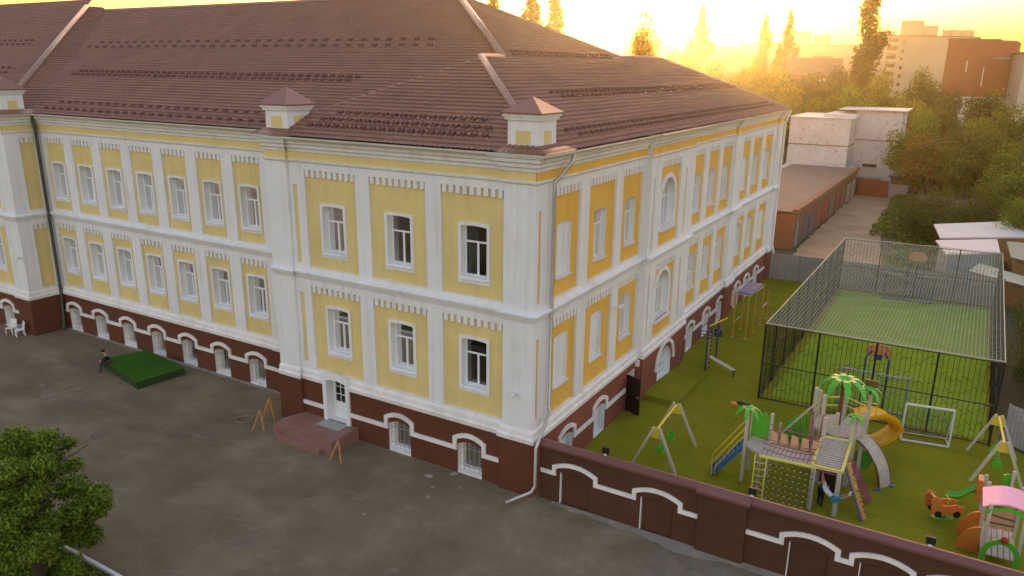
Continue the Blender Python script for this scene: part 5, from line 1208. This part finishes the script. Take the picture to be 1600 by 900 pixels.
rk = thing('spring_rocker', 'orange car shaped spring rocker on a green foot', 'spring rocker', (15.05, 7.15, 0), .5)
for q in (-.26, .26):
    part(lambda b: b.prism([(-.62, .42), (-.45, .30), (.45, .30), (.62, .42), (.66, .66), (.3, .78), (.12, .74), (-.2, .70), (-.28, 1.0), (-.52, 1.12), (-.68, .95)], lambda u, z, t: (u, t, z), q - .03, q + .03), 'side_panel', ORG, rk)
    for u in (-.36, .38): part(lambda b: b.tube([(u, q - .06, .36), (u, q + .06, .36)], .14, 12), 'wheel', BLACK, rk)
part(lambda b: b.box((-.4, -.25, .5), (.1, .25, .56)), 'seat', ORG, rk); part(lambda b: b.prism([(-.48, .5), (-.38, .5), (-.46, 1.05), (-.56, 1.05)], lambda u, z, t: (u, t, z), -.24, .24), 'backrest', ORG, rk)
part(lambda b: b.tube([(.18, 0, .5), (.1, 0, .95), (.1, .2, .95), (.1, -.2, .95)], .025, 6), 'handlebar', YELM, rk)
part(lambda b: b.tube([(.12 * math.cos(i * .9), .12 * math.sin(i * .9), .06 + i * .011) for i in range(26)], .022, 6), 'spring', BLACK, rk)
part(lambda b: b.prism([(.42 * math.cos(a), .26 * math.sin(a)) for a in [i * .5236 for i in range(12)]], lambda u, v, t: (u, v, t), 0, .07), 'foot_plate', GRNP, rk)

# --- workout equipment along the wall
YBAR = mat('ochre_pole', (.44, .27, .06), .5, .1)
hb_ = thing('horizontal_bars', 'row of ochre pull up bar poles with blue panels on top', 'pull-up bars')
bars_ = [(1.82, 24.55, 3.1), (2.7, 24.5, 3.1), (1.85, 26.5, 3.0), (2.75, 26.3, 3.0), (2.83, 28.05, 3.0), (2.87, 29.79, 2.1), (1.9, 28.1, 3.0)]
for x, y, h in bars_:
    part(lambda b: b.tube([(x, y, 0), (x, y, h)], .06, 8), 'pole', YBAR, hb_); part(lambda b: b.tube([(x, y, 0), (x, y, .04)], .14, 10), 'base_plate', YBAR, hb_)
for (a, c) in (((1.82, 24.55, 3.05), (2.7, 24.5, 3.05)), ((1.85, 26.5, 2.95), (2.75, 26.3, 2.95)), ((2.7, 24.5, 2.95), (2.75, 26.3, 2.95)), ((2.75, 26.3, 2.9), (2.83, 28.05, 2.9)), ((2.83, 28.05, 1.3), (2.87, 29.79, 1.3)), ((1.82, 24.55, 1.0), (1.85, 26.5, 1.0))): part(lambda b: b.tube([a, c], .03, 6), 'crossbar', PIPE, hb_)
part(lambda b: b.box((1.78, 25.0, 2.9), (2.75, 28.0, 3.05)), 'blue_panel', mat('dull_violet_blue', (.14, .13, .24), .5, .15, 3), hb_)
part(lambda b: b.box((1.55, 24.5, 2.2), (1.75, 24.62, 3.2)), 'white_board', DECK, hb_)
cl = thing('climbing_stand', 'blue workout stand with yellow spiral pole and pale slanted bench', 'workout stand', (2.05, 18.2, 0))
DBL = mat('dark_blue_metal', (.03, .035, .11), .45, .1, spec=.5)
for x, y in ((.05, -.72), (.06, 0), (.0, 1.7)): part(lambda b: b.tube([(x, y, 0), (x, y, 2.55)], .055, 8), 'pole', DBL, cl)
part(lambda b: b.tube([(.05 + .1 * math.cos(i * .6), -.36 + .1 * math.sin(i * .6), i * .026) for i in range(92)], .035, 6), 'spiral_pole', YBAR, cl)
for z, q in ((2.5, .7), (2.3, .75), (2.1, .55)): part(lambda b: (b.tube([(-q, -.72, z), (q, -.72, z)], .028, 6)), 'crossbar', DBL, cl)
for x in (-.5, 0, .55): part(lambda b: b.tube([(x, -.72, 2.48), (x * 1.1, 1.7, 2.5)], .028, 6), 'crossbar', DBL, cl)
part(lambda b: b.box((-.2, 1.6, 1.5), (.25, 1.75, 1.95)), 'backrest_pad', DBL, cl); part(lambda b: b.bar((.1, -.1, .75), (1.75, -.72, .42), .3, .06), 'bench_board', DECK, cl); part(lambda b: b.bar((1.75, -.72, .4), (1.75, -.72, 0), .07), 'bench_leg', DBL, cl)
part(lambda b: b.bar((-.1, .1, 2.6), (.5, 1.7, 2.75), .07), 'yellow_bar', YELM, cl)

# --- small things
def spot(x, label):
    t = thing('flood_light', label, 'flood light', (x, .2, FH + .12), 0, 'flood lights on the boundary wall')
    part(lambda b: b.box((-.14, .02, .06), (.14, .12, .32)), 'housing', BLACK, t); part(lambda b: b.box((-.05, .02, -.02), (.05, .08, .08)), 'bracket', WMET, t)
spot(3.15, 'small black flood light on the wall coping nearest the school'); spot(8.9, 'small black flood light on the wall coping before the play tower'); spot(14.6, 'small black flood light on the wall coping before the play house')
TRS = mat('orange_brown_timber', (.45, .22, .07), .75, .15, 4)
def trestle(x, y, rz, h, label, loose):
    t = thing('folding_trestle', label, 'trestle', (x, y, 0), rz, 'wooden trestles by the porch')
    for q in (-.32, .32):
        part(lambda b: b.bar((q, -.28, 0), (0, 0, h), .05, .07), 'leg', TRS, t)
    if loose:
        for q in (-.3, .3): part(lambda b: b.bar((q, .55, 0), (0, .12, h * .98), .05, .07), 'leg', TRS, t)
    return t
trestle(-14.45, -1.75, .3, 1.0, 'orange timber trestle left of the porch steps', False); trestle(-14.9, -.75, .5, 1.15, 'taller orange timber trestle standing nearer the school wall', True); trestle(-9.0, -2.05, .1, .95, 'orange timber trestle leaning at the right end of the porch', False)
part_o = MB(); part_o.tube([(.42 * math.cos(i * .393), .42 * math.sin(i * .393), .03) for i in range(16)], .03, 6, True); o = part_o.build('wooden_hoop', mat('pale_timber', (.30, .20, .12), .8, .1), None, True, (-15.9, -1.55, 0)); tag(o, 'pale hoop lying flat on the asphalt beside the trestles', 'hoop')
b = MB()
b.tube([(.33 * math.cos(i * .262), .33 * math.sin(i * .262), .0) for i in range(24)], .02, 4, True); b.poly([(.33 * math.cos(i * .262), .33 * math.sin(i * .262), .008) for i in range(24)])
tag(b.build('manhole_cover', mat('rusty_iron_cover', (.13, .10, .075), .7, .2, 8), None, False, (-20.5, -6.5, -.008)), 'round rusty manhole cover in the open courtyard', 'manhole cover')
gp_ = thing('turf_stage', 'low square stage covered in dark green turf on the asphalt', 'stage', (-26.3, -.6, 0))
q4 = [(-28.8, -1.04), (-23.95, -2.04), (-23.55, .72), (-27.9, 1.35)]; q4 = [(x + 26.3, y + .6) for x, y in q4]
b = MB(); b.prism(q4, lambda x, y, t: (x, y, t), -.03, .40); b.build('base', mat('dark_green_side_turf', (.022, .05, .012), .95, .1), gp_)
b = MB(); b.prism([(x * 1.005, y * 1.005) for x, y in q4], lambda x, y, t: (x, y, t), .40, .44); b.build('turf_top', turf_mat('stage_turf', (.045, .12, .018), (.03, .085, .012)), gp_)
WCH = mat('white_garden_plastic', (.72, .72, .70), .45, .05)
def chair(x, y, rz, label):
    t = thing('garden_chair', label, 'chair', (x, y, 0), rz, 'white garden chairs by the left block')
    part(lambda b: b.box((-.24, -.24, .42), (.24, .24, .46)), 'seat', WCH, t); part(lambda b: b.prism([(-.24, .46), (.24, .46), (.22, .95), (-.22, .95)], lambda u, z, w: (u, w + (z - .46) * .2, z), .2, .24), 'backrest', WCH, t)
    for a in (-.22, .22):
        for c in (-.22, .22): part(lambda b: b.bar((a * 1.1, c * 1.1, 0), (a, c, .44), .05), 'leg', WCH, t)
        part(lambda b: b.bar((a, -.22, .68), (a, .25, .70), .05, .03), 'armrest', WCH, t)
chair(-39.2, -.8, .4, 'white plastic chair farther from the block corner'); chair(-38.3, -.75, -.3, 'white plastic chair nearer the block corner')
# stones and litter near the wall
sr = random.Random(12)
for i, (x, y, r) in enumerate(((-4.6, -1.1, .16), (-3.9, -1.75, .07), (-2.9, -1.2, .06), (-5.0, -4.9, .07), (-3.75, -.35, .14), (-3.6, -2.5, .09))):
    b = MB(); b.ball((0, 0, r * .15), (r * 1.5, r, r * .35), 9, 5); b.v = [(p[0] + sr.uniform(-.1, .1) * r, p[1] + sr.uniform(-.1, .1) * r, p[2]) for p in b.v]
    tag(b.build('plaster_lump', CONC, None, False, (x, y, 0), i), ['largest flat pale lump on the asphalt before the right cellar window', 'small pale lump just below the largest lump', 'small pale lump near the corner pedestal', 'single pale lump far out on the asphalt', 'pale lump right under the cellar window', 'pale lump in the middle of the scattered lumps'][i], 'lump', 'pale plaster lumps')

# ------------------------------------------------------------------ people
SKIN = mat('skin', (.46, .24, .16), .6, .05); HAIR = mat('dark_hair', (.02, .014, .01), .6, .1); DARKC = mat('black_jacket_cloth', (.014, .014, .016), .9, .2); GREYC = mat('dark_grey_trousers', (.035, .035, .038), .9, .2)
WSH = mat('white_shirt_cloth', (.68, .67, .68), .9, .05); NAVY = mat('navy_cloth', (.012, .016, .045), .9, .15); TURQ = mat('turquoise_cloth', (.02, .24, .33), .9, .1); SHOE = mat('dark_shoe', (.03, .03, .032), .6)
def grow(name, pts, edges, m, parent, sub=1):
    ks = sorted({k for e in edges for k in e}, key=lambda k: (k != edges[0][0], k)); ix = {k: i for i, k in enumerate(ks)}
    me = bpy.data.meshes.new(name); me.from_pydata([pts[k][0] for k in ks], [(ix[a], ix[c]) for a, c in edges], [])
    o = bpy.data.objects.new('tmp', me); COL.objects.link(o)
    o.modifiers.new('skin', 'SKIN'); sv = me.skin_vertices[0].data
    for k in ks: sv[ix[k]].radius = (pts[k][1],) * 2; sv[ix[k]].use_root = ix[k] == 0
    ss = o.modifiers.new('sub', 'SUBSURF'); ss.levels = sub; ss.render_levels = sub
    bpy.context.view_layer.update(); dg = bpy.context.evaluated_depsgraph_get()
    r = bpy.data.meshes.new_from_object(o.evaluated_get(dg)); bpy.data.objects.remove(o); bpy.data.meshes.remove(me)
    r.name = name; r.materials.clear(); r.materials.append(m); r.polygons.foreach_set('use_smooth', [True] * len(r.polygons)); return place(name, r, parent)
BONES = [('pelvis', 'belly'), ('belly', 'chest'), ('chest', 'neck'), ('neck', 'head'), ('head', 'crown')] + [e for s_ in 'LR' for e in (('pelvis', 'hip' + s_), ('hip' + s_, 'knee' + s_), ('knee' + s_, 'ankle' + s_), ('ankle' + s_, 'toe' + s_), ('chest', 'sho' + s_), ('sho' + s_, 'elb' + s_), ('elb' + s_, 'wri' + s_), ('wri' + s_, 'palm' + s_))]
RAD = dict(pelvis=.12, belly=.115, chest=.13, neck=.05, head=.085, crown=.07, hip=.085, knee=.055, ankle=.038, toe=.035, sho=.055, elb=.042, wri=.026, palm=.03)
def person(label, loc, rz, J, clothes, hair, s=1.0, face=(0, -1, 0)):
    t = thing('person', label, 'person', loc, rz)
    pts = {}
    for k, p in J.items():
        base = k[:-1] if k[-1] in 'LR' else k; pts[k] = (X(p) * s, RAD[base] * s)
    edges = list(BONES)
    for s_ in 'LR':
        w, p = pts['wri' + s_][0], pts['palm' + s_][0]; d = (p - w).normalized(); a = d.cross(X((.3, .2, 1))).normalized(); c = d.cross(a)
        for i, (sp, ln) in enumerate(((-.03, .06), (-.01, .075), (.01, .07), (.03, .055))):
            k1, k2 = 'f%d%s' % (i, s_), 'g%d%s' % (i, s_); pts[k1] = (p + (a * sp + d * ln * .6) * s, .009 * s); pts[k2] = (p + (a * sp + d * ln * .95 + c * .03) * s, .008 * s); edges += [('palm' + s_, k1), (k1, k2)]
        pts['t' + s_] = (w + (d * .05 + a * -.055) * s, .010 * s); edges.append(('wri' + s_, 't' + s_))
    grow('body', pts, edges, SKIN, t)
    F_ = X(face); hd = pts['head'][0]; b = MB(); sd2 = F_.cross(X((0, 0, 1))).normalized()
    for q in (-1, 1): b = MB(); b.ball(hd + F_ * .082 * s + sd2 * q * .03 * s + X((0, 0, .03 * s)), .010 * s, 6, 4); b.build('eye', BLACK, t)
    b = MB(); b.ball(hd + F_ * .09 * s, (.014 * s, .02 * s, .02 * s), 6, 4); b.build('nose', SKIN, t)
    for nm, ed, sc, m in clothes:
        q = {k: (p, r * sc + .006) for k, (p, r) in pts.items()}; grow(nm, q, ed, m, t)
    b = MB(); b.ball(pts['crown'][0] - F_ * .02 * s + X((0, 0, .0)), (.092 * s, .098 * s, .085 * s), 10, 7); b.build(hair[0], hair[1], t, True)
    return t
TORSO = [('pelvis', 'belly'), ('belly', 'chest')]; ARMS = [e for s_ in 'LR' for e in (('chest', 'sho' + s_), ('sho' + s_, 'elb' + s_), ('elb' + s_, 'wri' + s_))]; SLEEVE = [e for s_ in 'LR' for e in (('chest', 'sho' + s_), ('sho' + s_, 'elb' + s_))]
LEGS = [e for s_ in 'LR' for e in (('pelvis', 'hip' + s_), ('hip' + s_, 'knee' + s_), ('knee' + s_, 'ankle' + s_))]; SHORTS = [e for s_ in 'LR' for e in (('pelvis', 'hip' + s_), ('hip' + s_, 'knee' + s_))]; SHOES = [[('ankle' + s_, 'toe' + s_)] for s_ in 'LR']
J = dict(pelvis=(0, 0, .56), belly=(0, -.05, .72), chest=(0, -.13, .93), neck=(0, -.19, 1.08), head=(0, -.25, 1.17), crown=(0, -.27, 1.26))
for s_, q in (('L', 1), ('R', -1)): J.update({'hip' + s_: (.1 * q, -.06, .54), 'knee' + s_: (.14 * q, -.46, .52), 'ankle' + s_: (.13 * q, -.50, .08), 'toe' + s_: (.14 * q, -.66, .035), 'sho' + s_: (.19 * q, -.13, .97), 'elb' + s_: (.25 * q, -.24, .70), 'wri' + s_: (.10 * q, -.44, .66), 'palm' + s_: (.06 * q, -.50, .66)})
p_ = person('person in black jacket and dark cap sitting hunched on the green turf stage', (-27.75, -1.18, 0), -.55, J, [('jacket', TORSO + ARMS, 1.12, DARKC), ('trousers', LEGS, 1.15, GREYC), ('shoe', SHOES[0], 1.2, SHOE), ('shoe', SHOES[1], 1.2, SHOE)], ('cap', DARKC))
J = dict(pelvis=(0, 0, .82), belly=(0, .0, .98), chest=(0, -.02, 1.2), neck=(0, -.03, 1.36), head=(0, -.05, 1.47), crown=(0, -.04, 1.56))
for s_, q in (('L', 1), ('R', -1)): J.update({'hip' + s_: (.1 * q, 0, .80), 'knee' + s_: (.1 * q, -.03, .44), 'ankle' + s_: (.1 * q, .02, .07), 'toe' + s_: (.11 * q, -.13, .035), 'sho' + s_: (.18 * q, -.02, 1.26), 'elb' + s_: (.22 * q, -.12, 1.02), 'wri' + s_: (.16 * q, -.3, 1.08), 'palm' + s_: (.14 * q, -.36, 1.10)})
person('child in white shirt and navy dungarees standing under the play tower deck', (10.62, 5.45, 0), 2.6, J, [('shirt', TORSO[1:] + ARMS, 1.1, WSH), ('dungarees', TORSO + LEGS, 1.16, NAVY), ('shoe', SHOES[0], 1.2, SHOE), ('shoe', SHOES[1], 1.2, SHOE)], ('hair', HAIR), .82)
J = dict(pelvis=(.5, .0, .86), belly=(.36, 0, .93), chest=(.17, 0, 1.05), neck=(.06, -.02, 1.2), head=(.0, -.06, 1.28), crown=(-.06, -.07, 1.36))
for s_, q in (('L', 1), ('R', -1)): J.update({'hip' + s_: (.53, .1 * q, .86), 'knee' + s_: (.83, .12 * q, 1.0), 'ankle' + s_: (1.1, .12 * q, 1.2), 'toe' + s_: (1.16, .12 * q, 1.34), 'sho' + s_: (.12, .16 * q, 1.14), 'elb' + s_: (.0, .17 * q, 1.48), 'wri' + s_: (-.1, .14 * q, 1.80), 'palm' + s_: (-.1, .13 * q, 1.89)})
person('child in white shirt and turquoise shorts hanging by the arms under the deck', (10.72, 5.05, 0), 0, J, [('shirt', TORSO + SLEEVE, 1.1, WSH), ('shorts', SHORTS, 1.2, TURQ), ('shoe', SHOES[0], 1.2, WSH), ('shoe', SHOES[1], 1.2, WSH)], ('hair', HAIR), .9, (-.5, -.8, 0))

# ------------------------------------------------------------------ evening haze
b = MB(); b.box((-420, -60, -1.2), (420, 620, 62))
hm = bpy.data.materials.new('evening_haze'); hm.use_nodes = True; hn = hm.node_tree
hn.nodes.remove(hn.nodes['Principled BSDF'])
pv = hn.nodes.new('ShaderNodeVolumePrincipled'); pv.inputs['Color'].default_value = (1.0, 0.80, 0.40, 1); pv.inputs['Density'].default_value = 0.00018; pv.inputs['Anisotropy'].default_value = 0.86
hn.links.new(pv.outputs[0], hn.nodes['Material Output'].inputs['Volume'])
hz = struct(b.build('haze', hm), 'stuff')
